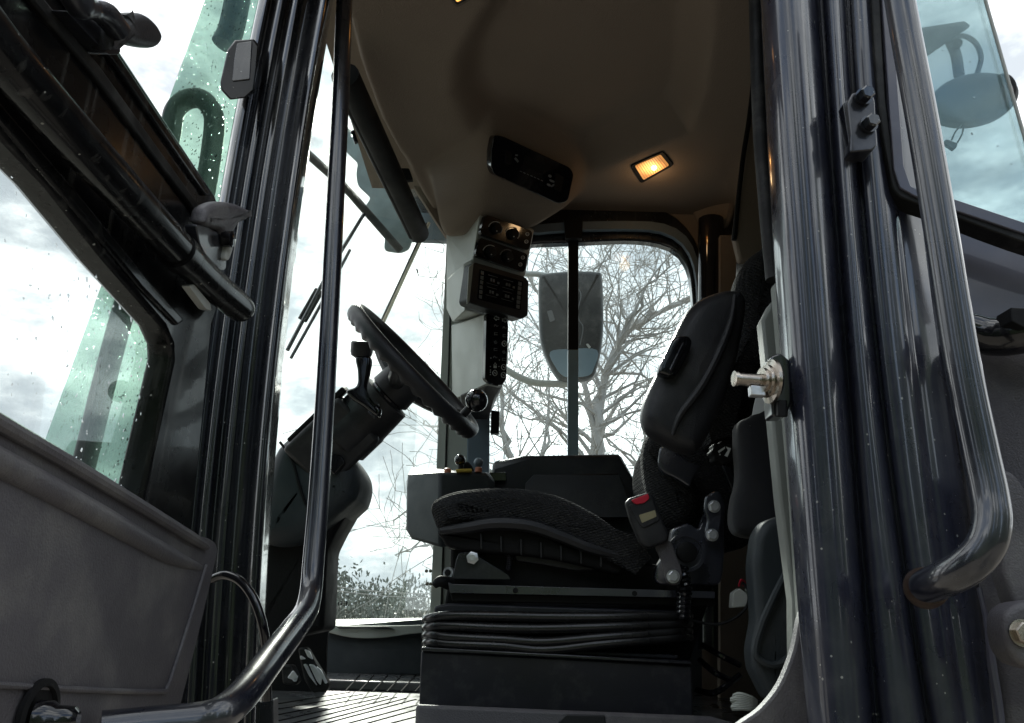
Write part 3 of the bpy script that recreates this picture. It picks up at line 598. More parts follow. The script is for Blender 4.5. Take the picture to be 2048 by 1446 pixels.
wslab('sticker_outline', stroke([(848, 494), (886, 506), (889, 490), (868, 478)], .8), -.004, .0008, M['grime'], wsx)
# mirrored white-on-glass marking
cu = bpy.data.curves.new('t', 'FONT'); cu.body = 'E01'; cu.size = .022; cu.extrude = .0004; cu.align_x = 'CENTER'
to = bpy.data.objects.new('t', cu); S.collection.objects.link(to); dg = bpy.context.evaluated_depsgraph_get(); tm = bpy.data.meshes.new_from_object(to.evaluated_get(dg)); S.collection.objects.unlink(to)
bm = bmesh.new(); bm.from_mesh(tm); c = ws(680, 1211, -.004); xa = (ws(690, 1211)-ws(660, 1211)).normalized()
for v in bm.verts: 
    q = v.co.copy(); v.co = c - xa*q.x*1.7 + Vector((0, 0, 1))*q.y*.75 + nW*q.z
obj('glass_marking', bm, M['grime'], wsx)
# sill below the windscreen and front wall
slab('windscreen_sill', crom([(640, 1250), (700, 1252), (840, 1250), (850, 1240), (866, 1236), (866, 1262), (820, 1268), (760, 1276), (700, 1275), (650, 1262)], 4), 2.38, .12, M['trim'], T, .004)
slab('sill_vent', rpoly([(672, 1253), (775, 1253), (790, 1259), (678, 1258)], 2), 2.372, .01, M['dplastic'], T)
slab('footwell_wall', [(470, 1180), (665, 1230), (700, 1262), (700, 1400), (470, 1400)], 2.02, .02, M['black'], T, .002) if 0 else slab('footwell_wall', [(430, 1150), (660, 1225), (652, 1300), (650, 1400), (430, 1400)], 2.1, .02, M['black'], T, .002)
hull('front_wall', [(630, 1255, 2.42), (740, 1272, 2.40), (900, 1235, 2.42), (900, 1350, 2.4), (590, 1345, 2.4), (900, 1240, 2.5), (600, 1240, 2.5), (900, 1360, 2.5), (590, 1360, 2.5)], M['teal'], T, .004)
# ---- floor
FZ = -.20
bm = bmesh.new()
fx = [Vector(v) for v in ((-.5, 1.25, 0), (.95, 1.25, 0), (.95, 2.5, 0), (-.32, 2.5, 0))]
prism(bm, [Vector((v.x, v.y, H+FZ-.008)) for v in fx], (0, 0, -.05)); obj('cab_floor', bm, M['metal'], T)
# ribbed mat: raised flat base, ribs, stepped rear ledge
mt = empty('floor_mat', P(690, 1420, ('z', FZ)), 'ribbed wet rubber floor mat lying in front of the seat base', 'floor mat')
bm = bmesh.new(); A = [P(430, 1400, ('z', FZ)), P(560, 1378, ('z', FZ)), P(845, 1366, ('z', FZ)), P(860, 1500, ('z', FZ)), P(430, 1520, ('z', FZ))]
prism(bm, A, (0, 0, -.006)); obj('mat_sheet', bm, M['mat_'], mt, .001)
bm = bmesh.new()
for x0, y0, x1, y1 in ((549, 1409, 700, 1385), (549, 1420, 725, 1389), (551, 1431, 754, 1391), (540, 1446, 775, 1393), (605, 1442, 793, 1395), (640, 1443, 812, 1397), (671, 1442, 832, 1399), (705, 1445, 836, 1410), (742, 1445, 836, 1419), (790, 1445, 836, 1433)):
    p, q = P(x0, y0, ('z', FZ)), P(x1, y1, ('z', FZ)); dd = (q-p).normalized(); sd = Vector((-dd.y, dd.x, 0))*.0022
    p = p - dd*.12
    prism(bm, [p-sd, q-sd, q+sd, p+sd], (0, 0, .0012))
obj('rib', bm, M['groove'], mt)
led = [P(640, 1378, ('z', FZ)), P(845, 1385, ('z', FZ)), P(845, 1345, ('z', FZ)), P(640, 1340, ('z', FZ))]
bm = bmesh.new(); prism(bm, led, (0, 0, .022)); obj('mat_ledge', bm, M['mat_'], mt, .004)
bm = bmesh.new()
for k in range(6):
    x = 690+k*28; p = P(x, 1383, ('z', FZ+.0225)); q = P(x+30, 1350, ('z', FZ+.0225)); dd = (q-p).normalized(); sd = Vector((-dd.y, dd.x, 0))*.0015
    prism(bm, [p-sd, q-sd, q+sd, p+sd], (0, 0, .001))
obj('ledge_rib', bm, M['groove'], mt)

# ---- pedals
def pedal(pads, Y, outline):
    t = part('pedal', P(*outline[0], Y)); slab('pedal_plate', rpoly(outline, 6), Y+.004, .03, M['rubber'], t, .004)
    for q in pads: slab('pedal_pad', rpoly(q, 3, 2), Y-.003, .006, M['bright'], t, .001)
pedal([[(608, 1298), (619, 1302), (626, 1320), (615, 1314)], [(600, 1310), (612, 1318), (600, 1320)], [(606, 1328), (613, 1328), (634, 1372), (618, 1352)], [(617, 1328), (628, 1330), (645, 1352), (641, 1371), (633, 1362)], [(632, 1332), (642, 1340), (655, 1366), (650, 1368)]], 1.8, [(595, 1296), (612, 1294), (632, 1328), (658, 1368), (654, 1382), (624, 1386), (608, 1360)])
pedal([[(586, 1340), (594, 1352), (592, 1362), (574, 1356)], [(584, 1362), (596, 1350), (592, 1364)]], 1.75, [(562, 1330), (584, 1330), (598, 1362), (590, 1372), (565, 1368)])
pedal([[(510, 1272), (518, 1276), (520, 1286), (511, 1281)], [(532, 1278), (545, 1290), (537, 1298)], [(510, 1260), (515, 1262), (516, 1270), (510, 1268)]], 1.9, [(505, 1255), (530, 1262), (550, 1290), (538, 1302), (512, 1296)])
pedal([[(552, 1252), (562, 1256), (568, 1268), (560, 1270)], [(566, 1256), (576, 1260), (570, 1266)]], 1.95, [(545, 1246), (575, 1248), (582, 1262), (565, 1276), (553, 1272)])

# ---- dash, column, steering wheel
ds = part('dashboard', P(600, 1000, 1.85))
puff('dash_cowl', [(520, 1000), (540, 915), (562, 880), (592, 862), (630, 860), (668, 876), (700, 910), (716, 945), (710, 985), (690, 1010), (600, 1080), (515, 1080)], 1.76, .24, .04, M['teal'], ds)
puff('dash_body', [(490, 1290), (512, 1000), (575, 980), (650, 970), (706, 994), (700, 1012), (672, 1060), (652, 1100), (645, 1262), (590, 1275)], 1.84, .16, .02, M['black'], ds, sm=False)
tube('dash_seam', [(560, 884, 1.76), (584, 920, 1.757), (600, 975, 1.757), (612, 1010, 1.757)], .003, M['black'], ds)
slab('vent_flap', rpoly([(658, 905), (684, 912), (690, 925), (668, 950), (655, 935)], 4), 1.74, .04, M['gloss'], ds)
C = P(829, 741, 1.75); vv = (C-CAM).normalized()
er = (rt - vv*rt.dot(vv)).normalized(); eu = vv.cross(er)*-1
if eu.dot(up) < 0: eu = -eu
ax = (er*-.72 - eu*.69).normalized()           # column axis, wheel -> floor, in the picture plane
ax = (ax + vv*.082).normalized()
e1 = (er*.69 - eu*.72); e1 = (e1-ax*e1.dot(ax)).normalized(); e2 = ax.cross(e1)
sw = part('steering_wheel', C); R_ = .188
bm = bmesh.new(); rings = []; NS = 144; seg = 14
for i in range(NS):
    a_ = 2*math.pi*i/NS; rd = e1*math.cos(a_)+e2*math.sin(a_); wv = math.cos(a_*36)
    ring = []
    for k in range(seg):
        b = 2*math.pi*k/seg; c1, s1 = math.cos(b), math.sin(b)
        rr = .0185 + (.0036*wv*max(0, s1) if s1 > 0 else 0)
        ring.append(bm.verts.new(C + rd*(R_+c1*.0155) + ax*(s1*rr)))
    rings.append(ring)
for i in range(NS):
    p, q = rings[i], rings[(i+1) % NS]
    for k in range(seg): bm.faces.new((p[k], p[(k+1) % seg], q[(k+1) % seg], q[k]))
obj('rim', bm, M['dplastic'], sw, smooth=80)
for a_ in (math.radians(100), math.radians(215), math.radians(330)):
    rd = e1*math.cos(a_)+e2*math.sin(a_); tube('spoke', [C+rd*(R_-.005), C+rd*.11+ax*.03, C+rd*.03+ax*.045], [.012, .014, .018], M['dplastic'], sw, seg=10)
lathe('hub', C+ax*.012, ax, [(0, .03), (.004, .045), (.03, .05), (.065, .052), (.07, .045)], M['dplastic'], sw, 32)
kc = C + e1*(R_-.004) - ax*.0
kp = P(953, 801, 1.66)
ball('spinner_knob', kp, .0245, M['gloss'], sw)
tube('knob_stem', [P(926, 830, 1.69), kp], .009, M['metal'], sw, cr_=False)
cl = part('steering_column', C+ax*.15)
lathe('column_head', C+ax*.085, ax, [(0, .045), (.003, .062), (.075, .066), (.08, .068), (.14, .068), (.146, .06)], M['dplastic'], cl, 36)
lathe('column_neck', C+ax*.07, ax, [(0, .046), (.03, .046)], M['gloss'], cl, 30)
# square lower cowl
o = C+ax*.16; bx_ = [o+ax*t+e1*s_+vv*q for t in (0, .17) for s_ in (-.075, .06) for q in (-.06, .06)]
hull('column_cowl', bx_, M['dplastic'], cl, .01)
hull('cowl_ridge', [o+ax*t+e1*s_+vv*q for t in (-.02, .15) for s_ in (-.085, -.07) for q in (-.045, .045)], M['black'], cl, .004)
lathe('column_foot', C+ax*.32, ax, [(0, .05), (.03, .056), (.10, .06), (.12, .05)], M['teal'], cl, 28)
puff('control_lever', [(711, 712), (740, 712), (739, 740), (732, 772), (742, 798), (762, 816), (754, 832), (726, 812), (702, 796), (692, 780), (712, 770), (714, 742)], 1.655, .026, .008, M['gloss'], cl)
kq = P(722, 697, 1.67); lathe('lever_knob', kq-eu*.022, eu+er*.08, [(0, .012), (.006, .022), (.014, .0245), (.034, .0245), (.037, .022), (.038, .001)], M['dplastic'], cl, 28)
slab('lever_slot', rpoly([(735, 825), (750, 800), (758, 806), (745, 832)], 2), 1.66, .03, M['metal'], cl)

# ---- instrument column on the right front post
ic = part('instrument_column', P(960, 600, 2.2))
hull('column_body', [(893, 472, 2.34), (962, 418, 2.14), (1068, 460, 2.28), (1050, 552, 2.28), (944, 530, 2.14), (925, 600, 2.2), (893, 612, 2.34), (893, 470, 2.42), (1066, 458, 2.42), (1045, 560, 2.42), (893, 620, 2.42)], M['gplastic'], ic, .004)
hull('monitor_shroud', [(926, 528, 2.15), (945, 518, 2.14), (893, 560, 2.34), (893, 618, 2.34), (905, 644, 2.34), (936, 622, 2.16), (1000, 640, 2.3), (1020, 620, 2.36), (1040, 560, 2.36), (930, 620, 2.12)], M['gplastic'], ic, .004)
q0, q1, q2 = P(968, 428, 2.12), P(1066, 462, 2.26), P(950, 516, 2.12); nD = plane_basis(q0, q1, q2)
for quad, dials in (([(970, 428), (1066, 462), (1059, 502), (960, 468)], ((991, 457), (1025, 468))), ([(959, 474), (1057, 508), (1050, 546), (950, 512)], ((980, 504), (1014, 513)))):
    pslabs('dial_panel', [rpoly(quad, 9)], q0, nD, .004, .012, M['gloss'], ic, bevel=.001)
    for k, (x, y) in enumerate(dials):
        c = on_plane(x, y, q0, nD, .004); lathe('dial', c, nD, [(0, .0165), (.012, .0155), (.014, .0135), (.0142, .001)], M['black'], ic, 28)
        pslabs('dial_ring', arcband(x, y, 14.5, 14.5, 1.3, 10, 14, 185, 300) + (arcband(x, y, 14.5, 14.5, 1.2, 0, 8, -15, 40) if quad[0][0] == 970 else []), q0, nD, .0055, .001, M['white'] if (k == 0 or quad[0][0] == 970) else M['dim'], ic)
        pslabs('dial_mark', [ell(x+3, y+5, 1.2, 1.2, 0, 8)], q0, nD, .019, .001, M['white'], ic)
for x, y in ((1055, 468), (1053, 483), (1046, 515), (1041, 529)):
    pslabs('climate_button', arcband(x, y, 3.8, 3.8, 1, 0, 12), q0, nD, .0052, .001, M['white'], ic)
    pslabs('button_mark', [[(x-1.6, y-1.5), (x+1.6, y-1), (x+1.4, y+1.6), (x-1.6, y+1.2)]], q0, nD, .0052, .001, M['dim'], ic)
slab('fixing_hole', ell(946, 435, 2, 4, 15, 10), 2.165, .01, M['black'], ic)
# monitor
mo = part('monitor', P(1000, 580, 2.08)); m0, m1, m2 = P(948, 524, 2.07), P(1057, 556, 2.20), P(938, 606, 2.07); nM = plane_basis(m0, m1, m2)
bm = bmesh.new(); prism(bm, [on_plane(x, y, m0, nM) for x, y in rpoly([(947, 523), (1050, 553), (1058, 562), (1056, 632), (1044, 638), (940, 606), (936, 598)], 6)], -nM*.045); obj('monitor_case', bm, M['dplastic'], mo, .003)
pslabs('monitor_side', [[(938, 534), (947, 526), (939, 602), (934, 608)]], m0, nM, .0012, .002, M['trim'], mo)
pslabs('screen', [rpoly([(960, 538), (1046, 563), (1041, 620), (955, 598)], 2)], m0, nM, .001, .003, M['screen'], mo)
def mxy(u, v):   # screen coordinates -> pixels
    x = (960*(1-u)+1046*u)*(1-v)+(955*(1-u)+1041*u)*v; y = (538*(1-u)+563*u)*(1-v)+(598*(1-u)+620*u)*v; return (x, y)
def mq(u0, v0, u1, v1): return [mxy(u0, v0), mxy(u1, v0), mxy(u1, v1), mxy(u0, v1)]
scr = []
for k in range(6): scr.append(mq(.03, .04+k*.16, .10, .16+k*.16)); scr.append(mq(.90, .04+k*.16, .98, .17+k*.16))
for q_ in scr: pslabs('screen_key', [q_], m0, nM, .002, .001, M['dim'], mo)
gr = []
for cx_, cy_ in ((.32, .25), (.68, .25), (.32, .65), (.68, .65)):
    gr += [mq(cx_-.06, cy_-.05, cx_-.02, cy_+.05), mq(cx_, cy_-.05, cx_+.04, cy_+.05), mq(cx_-.12, cy_-.15, cx_+.1, cy_-.135), mq(cx_-.14, cy_+.13, cx_+.12, cy_+.14), mq(cx_+.1, cy_+.0, cx_+.15, cy_+.07)]
pslabs('screen_readout', gr, m0, nM, .002, .001, M['dim'], mo)
# keypad pod below
sp_ = part('switch_panel', P(970, 700, 2.18))
hull('panel_housing', [(903, 652, 2.34), (974, 626, 2.15), (1016, 640, 2.2), (1013, 758, 2.2), (1000, 775, 2.21), (974, 768, 2.15), (924, 792, 2.3), (915, 792, 2.34), (1010, 640, 2.34), (1005, 770, 2.34), (905, 800, 2.38), (903, 650, 2.38)], M['gplastic'], sp_, .003)
hull('panel_foot', [(920, 790, 2.28), (975, 766, 2.16), (1010, 760, 2.2), (988, 796, 2.24), (980, 805, 2.34), (920, 800, 2.34), (990, 770, 2.34), (930, 840, 2.36), (975, 840, 2.36)], M['dplastic'], sp_, .004)
k0, k1, k2 = P(976, 628, 2.145), P(1016, 641, 2.185), P(975, 765, 2.145); nK = plane_basis(k0, k1, k2)
pslabs('keypad', [rpoly([(973, 626), (1015, 640), (1017, 650), (1013, 756), (1004, 771), (980, 766), (970, 758)], 5)], k0, nK, .003, .014, M['gloss'], sp_, bevel=.001)
rnd = random.Random(4)
def icon(x, y, k):
    if k == 'L': return stroke([(x-5, y), (x, y-5), (x, y-2), (x+5, y-1), (x+5, y+3), (x, y+2), (x, y+5), (x-5, y)], 1)
    if k == 'R': return stroke([(x+5, y), (x, y-5), (x, y-2), (x-5, y-2), (x-5, y+2), (x, y+2), (x, y+5), (x+5, y)], 1)
    if k == 'O': return arcband(x, y, 5, 6, 1.2, 0, 12) + stroke([(x-1.2, y-1.5), (x+1.5, y+1.5)], 1.3)
    if k == 'C': return arcband(x, y, 3.6, 4.6, 1, 0, 10, 30, 200) + stroke([(x, y-3), (x, y+3)], 1) + stroke([(x-3, y), (x+3, y+1)], .9)
    if k == 'B': return [[(x-3.4, y-3), (x+3.4, y-2.4), (x+3.4, y-1.2), (x-3.4, y-1.8)], [(x-3.4, y+1), (x+3.4, y+1.6), (x+3.4, y+3), (x-3.4, y+2.4)], [(x-3.4, y-3), (x-2.4, y-3), (x-2.4, y+3), (x-3.4, y+3)]]
    if k == 'W': return stroke([(x-4, y+1), (x-1, y-2.5), (x+1, y+1.5), (x+4, y-.5)], 1.3) + [ell(x-3, y-2, .9, .9, 0, 6)]
    if k == 'T': return stroke([(x-3, y), (x, y-5), (x+3, y), (x-3, y)], .8) + [[(x-3, y+1), (x+3, y+1.5), (x+3, y+6), (x-3, y+5.5)]]
    return [ell(x, y, 3.6, 2.2, 15, 8), [(x-3, y+3), (x+3, y+3.6), (x+3, y+4.6), (x-3, y+4)]]
ic_l = 'LWBCBWTO'; ic_r = 'RWBOCBOO'
for col_, kx in ((ic_l, (993, 990)), (ic_r, (1010, 1007))):
    for i, k in enumerate(col_):
        y = 636+i*16.3 + (4 if kx[0] == 1010 else 0) - (i*.6); x = kx[0]+(kx[1]-kx[0])*i/7
        pslabs('keypad_icon', icon(x, y, k), k0, nK, .0042, .001, M['white'] if k in 'LROT' else M['dim'], sp_)
pslabs('indicator_dot', [ell(x, y, 1, 1, 0, 6) for x, y in ((982, 716), (999, 720), (981, 733), (998, 733), (981, 740), (981, 744), (981, 749))], k0, nK, .0042, .001, M['white'], sp_)

# ---- side console with joystick, right of the operator
sc_ = part('side_console', P(900, 1010, 2.05))
hull('console_front', [(815, 950, 2.12), (826, 935, 2.18), (880, 945, 2.0), (975, 945, 2.02), (990, 960, 2.05), (990, 1080, 2.05), (880, 1095, 2.0), (825, 1080, 2.08), (812, 1060, 2.1), (812, 975, 2.1), (826, 940, 2.32), (980, 945, 2.32), (820, 1060, 2.3), (980, 1085, 2.3)], M['teal'], sc_, .008)
hull('console_box', [(984, 932, 2.2), (990, 922, 2.22), (1060, 910, 2.18), (1235, 908, 2.18), (1243, 914, 2.2), (1282, 985, 2.2), (1290, 1010, 2.2), (1285, 1100, 2.2), (980, 1100, 2.2), (1060, 912, 2.34), (1240, 912, 2.34), (990, 930, 2.34), (1285, 1090, 2.34)], M['dplastic'], sc_, .012)
hull('console_facet', [(1050, 965, 2.17), (1068, 946, 2.168), (1236, 944, 2.168), (1262, 990, 2.172), (1050, 1040, 2.15), (1270, 1040, 2.15), (1050, 1040, 2.2), (1262, 990, 2.2)], M['dplastic'], sc_, .006)
slab('console_step', rpoly([(978, 945), (1012, 944), (1014, 962), (984, 962)], 3), 2.1, .06, M['gloss'], sc_)
ball('joystick_ball', P(920, 920, 2.03), .0145, M['gloss'], sc_); tube('joystick_stem', [P(921, 925, 2.03), P(922, 942, 2.03)], .007, M['black'], sc_, cr_=False)
puff('joystick_boot', [(928, 942), (926, 928), (934, 922), (943, 930), (947, 943)], 2.04, .03, .008, M['black'], sc_)
slab('yellow_guard', rpoly([(911, 938), (943, 937), (944, 943), (912, 944)], 2), 2.0, .02, M['yellow'], sc_)
for x, y in ((895, 940), (957, 938)): lathe('orange_button', P(x, y+6, 2.02), (0, 0, 1), [(0, .009), (.01, .009), (.012, .006)], M['orange'], sc_)
ball('grey_knob', P(957, 925, 2.08), .0125, M['bluegrey'], sc_)

# ---- seat
seat = part('operator_seat', P(1100, 1400, 1.8))
cush = [(862, 1030), (858, 1010), (868, 992), (905, 977), (955, 970), (1010, 968), (1070, 973), (1120, 985), (1170, 1008), (1215, 1035), (1260, 1070), (1300, 1100), (1312, 1118), (1270, 1128), (1215, 1112), (1150, 1092), (1090, 1068), (1020, 1052), (960, 1055), (905, 1065), (876, 1058)]
puff('cushion', cush, 1.60, .50, .055, M['fabric'], seat, n=6, smooth=80, crown=0)
puff('cushion_shell', [(880, 1062), (884, 1078), (900, 1095), (960, 1105), (1080, 1115), (1180, 1135), (1240, 1148), (1240, 1118), (1150, 1095), (1080, 1068), (1000, 1052), (940, 1056)], 1.615, .46, .008, M['black'], seat)
tube('shell_lip', [(880, 1062, 1.598), (930, 1056, 1.596), (990, 1047, 1.596), (1060, 1052, 1.596), (1120, 1072, 1.597), (1180, 1096, 1.6), (1240, 1112, 1.606)], [.006, .011, .013, .013, .012, .011, .006], M['dplastic'], seat, seg=8)
puff('seat_pan', [(900, 1090), (960, 1100), (1060, 1092), (1160, 1110), (1240, 1120), (1330, 1130), (1335, 1200), (1200, 1200), (900, 1180)], 1.66, .36, .01, M['black'], seat, sm=False)
puff('pan_plate', [(1040, 1098), (1100, 1108), (1190, 1122), (1192, 1140), (1150, 1142), (1100, 1132), (1030, 1122), (1030, 1104)], 1.635, .03, .004, M['dplastic'], seat, sm=False)
for k, x in enumerate((960, 1000, 1040, 1080, 1120, 1160, 1200)): slab('pan_rib', [(x, 1066+6*k), (x+4, 1067+6*k), (x+4, 1098+6*k), (x+1, 1097+6*k)], 1.605, .02, M['dplastic'], seat, .001)
slab('amber_reflector', rpoly([(1192, 1113), (1224, 1114), (1224, 1129), (1192, 1126)], 2), 1.63, .01, M['amber'], seat)
slab('front_bracket', rpoly([(918, 1105), (940, 1103), (985, 1130), (1018, 1150), (1022, 1160), (905, 1158), (912, 1120)], 6), 1.62, .012, M['metal'], seat, .002)
bm = bmesh.new(); c = P(945, 1116, 1.615)
lathe_bm(bm, c, (0, -1, 0), [(0, .0125), (.006, .0125), (.007, .010)], 6); lathe_bm(bm, c+Vector((0, -.0075, 0)), (0, -1, 0), [(0, .0065), (.003, .006)], 16); obj('front_bolt', bm, M['bright'], seat, smooth=25)
bm = bmesh.new(); c = P(901, 1146, 1.64); lathe_bm(bm, c, (-.4, -1, 0), [(0, .011), (.012, .011)], 16); obj('adjuster_ring', bm, M['bright'], seat, smooth=25)
lathe('adjuster_core', c, (-.4, -1, 0), [(0, .0065), (.0135, .0065)], M['black'], seat)
# coil spring
def coil(name, a, b, r, wire, turns, m, parent, jit=0):
    d = (b-a); t = d.normalized(); x = t.orthogonal().normalized(); y = t.cross(x); n = int(turns*10)
    pts = [a+d*(i/n)+(x*math.cos(i/10*2*math.pi)+y*math.sin(i/10*2*math.pi))*r for i in range(n+1)]
    bm = bmesh.new(); tube_bm(bm, pts, wire, 6); return obj(name, bm, m, parent)
coil('return_spring', P(1021, 1094, 1.64), P(1018, 1140, 1.64), .0055, .0016, 11, M['metal'], seat)
# recliner side frame
puff('side_frame', [(1312, 1135), (1340, 1090), (1345, 1055), (1380, 1045), (1395, 1060), (1410, 1040), (1418, 985), (1440, 980), (1452, 1010), (1448, 1060), (1450, 1100), (1446, 1150), (1440, 1170), (1320, 1170), (1310, 1160)], 1.60, .03, .005, M['steel2'], seat, sm=False)
puff('back_bracket', [(1320, 890), (1345, 900), (1380, 925), (1404, 930), (1385, 960), (1380, 975), (1350, 955), (1325, 945), (1316, 925)], 1.62, .02, .004, M['steel2'], seat, sm=False)
puff('link_plate', [(1411, 990), (1428, 990), (1444, 1004), (1446, 1030), (1440, 1060), (1436, 1084), (1412, 1084), (1410, 1062), (1416, 1042), (1408, 1020)], 1.575, .012, .004, M['steel2'], seat, sm=False)
ro = P(1372, 1105, 1.575); lathe('recliner_ring', ro, (0, -1, 0), [(0, .036), (.006, .036), (.006, .030), (.002, .029)], M['steel2'], seat, 40)
lathe('recliner_core', ro+Vector((0, .004, 0)), (0, -1, 0), [(0, .020), (.018, .019), (.02, .015)], M['black'], seat, 30)
for x, y, nm in ((1428, 1013, 'frame_bolt'), (1424, 1070, 'frame_bolt'), (1346, 1153, 'belt_bolt')):
    bolt(nm, x, y, 1.57 if nm[0] == 'f' else 1.53, .0098, M['bright'], seat)
puff('belt_anchor', [(1312, 1090), (1340, 1082), (1352, 1110), (1362, 1135), (1364, 1156), (1352, 1170), (1336, 1166), (1329, 1150), (1322, 1120)], 1.535, .006, .002, M['plastic'], seat)
# buckle
bk = [(1252, 1004), (1258, 996), (1296, 984), (1308, 990), (1322, 1030), (1340, 1070), (1336, 1084), (1296, 1098), (1282, 1086), (1262, 1040)]
puff('buckle', bk, 1.52, .028, .007, M['dplastic'], seat, sm=False)
slab('buckle_button', rpoly([(1262, 1000), (1297, 987), (1299, 997), (1289, 1006), (1272, 1009)], 4), 1.514, .008, M['red'], seat, .0015)
slab('buckle_tag', rpoly([(1278, 1030), (1310, 1020), (1313, 1033), (1284, 1046)], 2), 1.516, .004, M['tag'], seat, 0)
slab('buckle_cover', rpoly([(1256, 1010), (1304, 998), (1320, 1040), (1288, 1056), (1280, 1050)], 5), 1.517, .004, M['dplastic'], seat, .001)
# backrest, armrest
puff('backrest', [(1534, 480), (1538, 420), (1556, 390), (1640, 390), (1680, 600), (1600, 900), (1520, 1080), (1400, 1090), (1345, 1050), (1312, 985), (1305, 900), (1350, 820), (1450, 740), (1510, 620)], 1.72, .34, .07, M['fabric'], seat, n=6, smooth=80)
puff('backrest_wing', [(1500, 510), (1530, 485), (1560, 470), (1600, 560), (1575, 680), (1530, 760), (1440, 880), (1420, 860), (1440, 760), (1470, 640), (1478, 560)], 1.62, .12, .05, M['fabric'], seat, n=6, smooth=80)
puff('lumbar_bolster', [(1292, 890), (1310, 860), (1360, 900), (1400, 960), (1405, 1020), (1380, 1052), (1345, 1045), (1312, 1000), (1296, 950)], 1.64, .12, .05, M['fabric'], seat, smooth=80)
arm = [(1290, 840), (1288, 815), (1298, 780), (1320, 735), (1345, 680), (1372, 625), (1395, 598), (1420, 584), (1452, 574), (1480, 574), (1494, 584), (1498, 606), (1492, 650), (1478, 720), (1456, 790), (1430, 850), (1408, 890), (1392, 902), (1364, 896), (1330, 880), (1304, 862)]
puff('armrest', arm, 1.46, .075, .03, M['plastic'] if 0 else M['dplastic'], seat, n=6, smooth=80, crown=.004)
tube('armrest_seam', [(1470, 590, 1.458), (1462, 640, 1.452), (1440, 700, 1.450), (1404, 770, 1.450), (1360, 830, 1.452), (1345, 870, 1.458)], [.003, .006, .008, .008, .006, .003], M['dplastic'], seat, seg=8)
puff('armrest_latch', [(1348, 672), (1378, 670), (1386, 682), (1378, 706), (1354, 750), (1340, 752), (1316, 745), (1320, 730)], 1.435, .03, .006, M['gloss'], seat, sm=False)
slab('latch_ridge', rpoly([(1366, 682), (1374, 690), (1346, 742), (1338, 740)], 4), 1.430, .008, M['gloss'], seat, .003)
kn = P(1446, 905, 1.55)
bm = bmesh.new(); d_ = Vector((.1, -1, .05)).normalized(); x_ = d_.orthogonal().normalized(); y_ = d_.cross(x_)
fr1 = [kn + (x_*math.cos(t)+y_*math.sin(t))*(.022+.0018*math.cos(8*t)) for t in [2*math.pi*k/64 for k in range(64)]]
puff_bm(bm, fr1, -d_*.03, .004); obj('tilt_knob', bm, M['black'], seat)
slabs('knob_mark', [[(1436, 902), (1450, 893), (1450, 897), (1438, 906)], [(1452, 893), (1462, 897), (1455, 914), (1449, 911), (1456, 900)], ell(1440, 909, 1.5, 1.5, 0, 6)], 1.543, .001, M['white'], seat)
# seat belt and plastics behind
slab('seat_belt', [(1444, 930), (1462, 935), (1480, 1000), (1474, 1004), (1456, 960)], 1.66, .01, M['metal'], seat)
# slide rail, top plate
tube('slide_handle', [(868, 1172, 1.60), (880, 1163, 1.60), (900, 1167, 1.62)], [.006, .011, .013], M['black'], seat)
slab('slide_rail', rpoly([(896, 1164), (905, 1168), (1430, 1183), (1430, 1197), (900, 1186)], 3), 1.585, .03, M['steel2'], seat, .002)
slab('rail_channel', [(900, 1186), (1430, 1197), (1430, 1212), (905, 1203)], 1.60, .05, M['black'], seat, .002)
for x, y in ((1031, 1181), (1269, 1187)): lathe('rail_hole', P(x, y, 1.584), (0, -1, 0), [(0, .005), (.001, .005)], M['black'], seat)
slab('suspension_plate', rpoly([(868, 1212), (900, 1206), (1370, 1222), (1374, 1245), (868, 1240)], 8), 1.60, .40, M['base'], seat, .004)
hull('suspension_core', [(900, 1150, 1.68), (1430, 1160, 1.68), (870, 1310, 1.66), (1380, 1320, 1.66), (900, 1150, 2.05), (1430, 1160, 2.05), (870, 1310, 2.05), (1380, 1320, 2.05)], M['black'], seat, .004)
# bellows: stacked rounded folds
for k in range(4):
    yl = [1236, 1253, 1269, 1284][k]; ym = [1232, 1256, 1285, 1298][k]; yr = [1232, 1248, 1262, 1274][k]
    rr = .0088
    tube('bellows_fold', [(853, yl+6, 1.80), (852, yl+3, 1.66), (862, yl, 1.60), (900, (yl+ym)/2-3, 1.585), (1000, ym-[0, 0, 6, 6][k], 1.58), (1090, ym+[2, 1, -1, 2][k], 1.58), (1200, (ym*.6+yr*.4)+[2, 1, -1, 0][k], 1.58), (1300, (ym*.25+yr*.75), 1.585), (1368, yr, 1.60), (1378, yr, 1.66), (1376, yr, 1.80)], [rr, rr, rr, rr, rr*1.1, rr*1.1, rr*1.1, rr, rr, rr, rr], M['bellow'], seat, seg=12, n=7)
bxs = [(842, 1302, 1.58), (1384, 1330, 1.58), (1388, 1440, 1.58), (838, 1412, 1.58)]
slab('base_box', [(x, y) for x, y, _ in bxs], 1.58, .42, M['base'], seat, .004)
slab('base_lip', [(842, 1294), (1384, 1322), (1384, 1330), (842, 1302)], 1.572, .44, M['metal'], seat, .002)
slab('base_flange', [(858, 1290), (1356, 1310), (1356, 1318), (858, 1297)], 1.60, .38, M['base'], seat, .002)
coil('spiral_cord', P(1366, 1132, 1.545), P(1372, 1170, 1.545), .007, .004, 4, M['gloss'], seat)
coil('spiral_cord', P(1370, 1170, 1.545), P(1366, 1235, 1.545), .0105, .0045, 7, M['gloss'], seat)

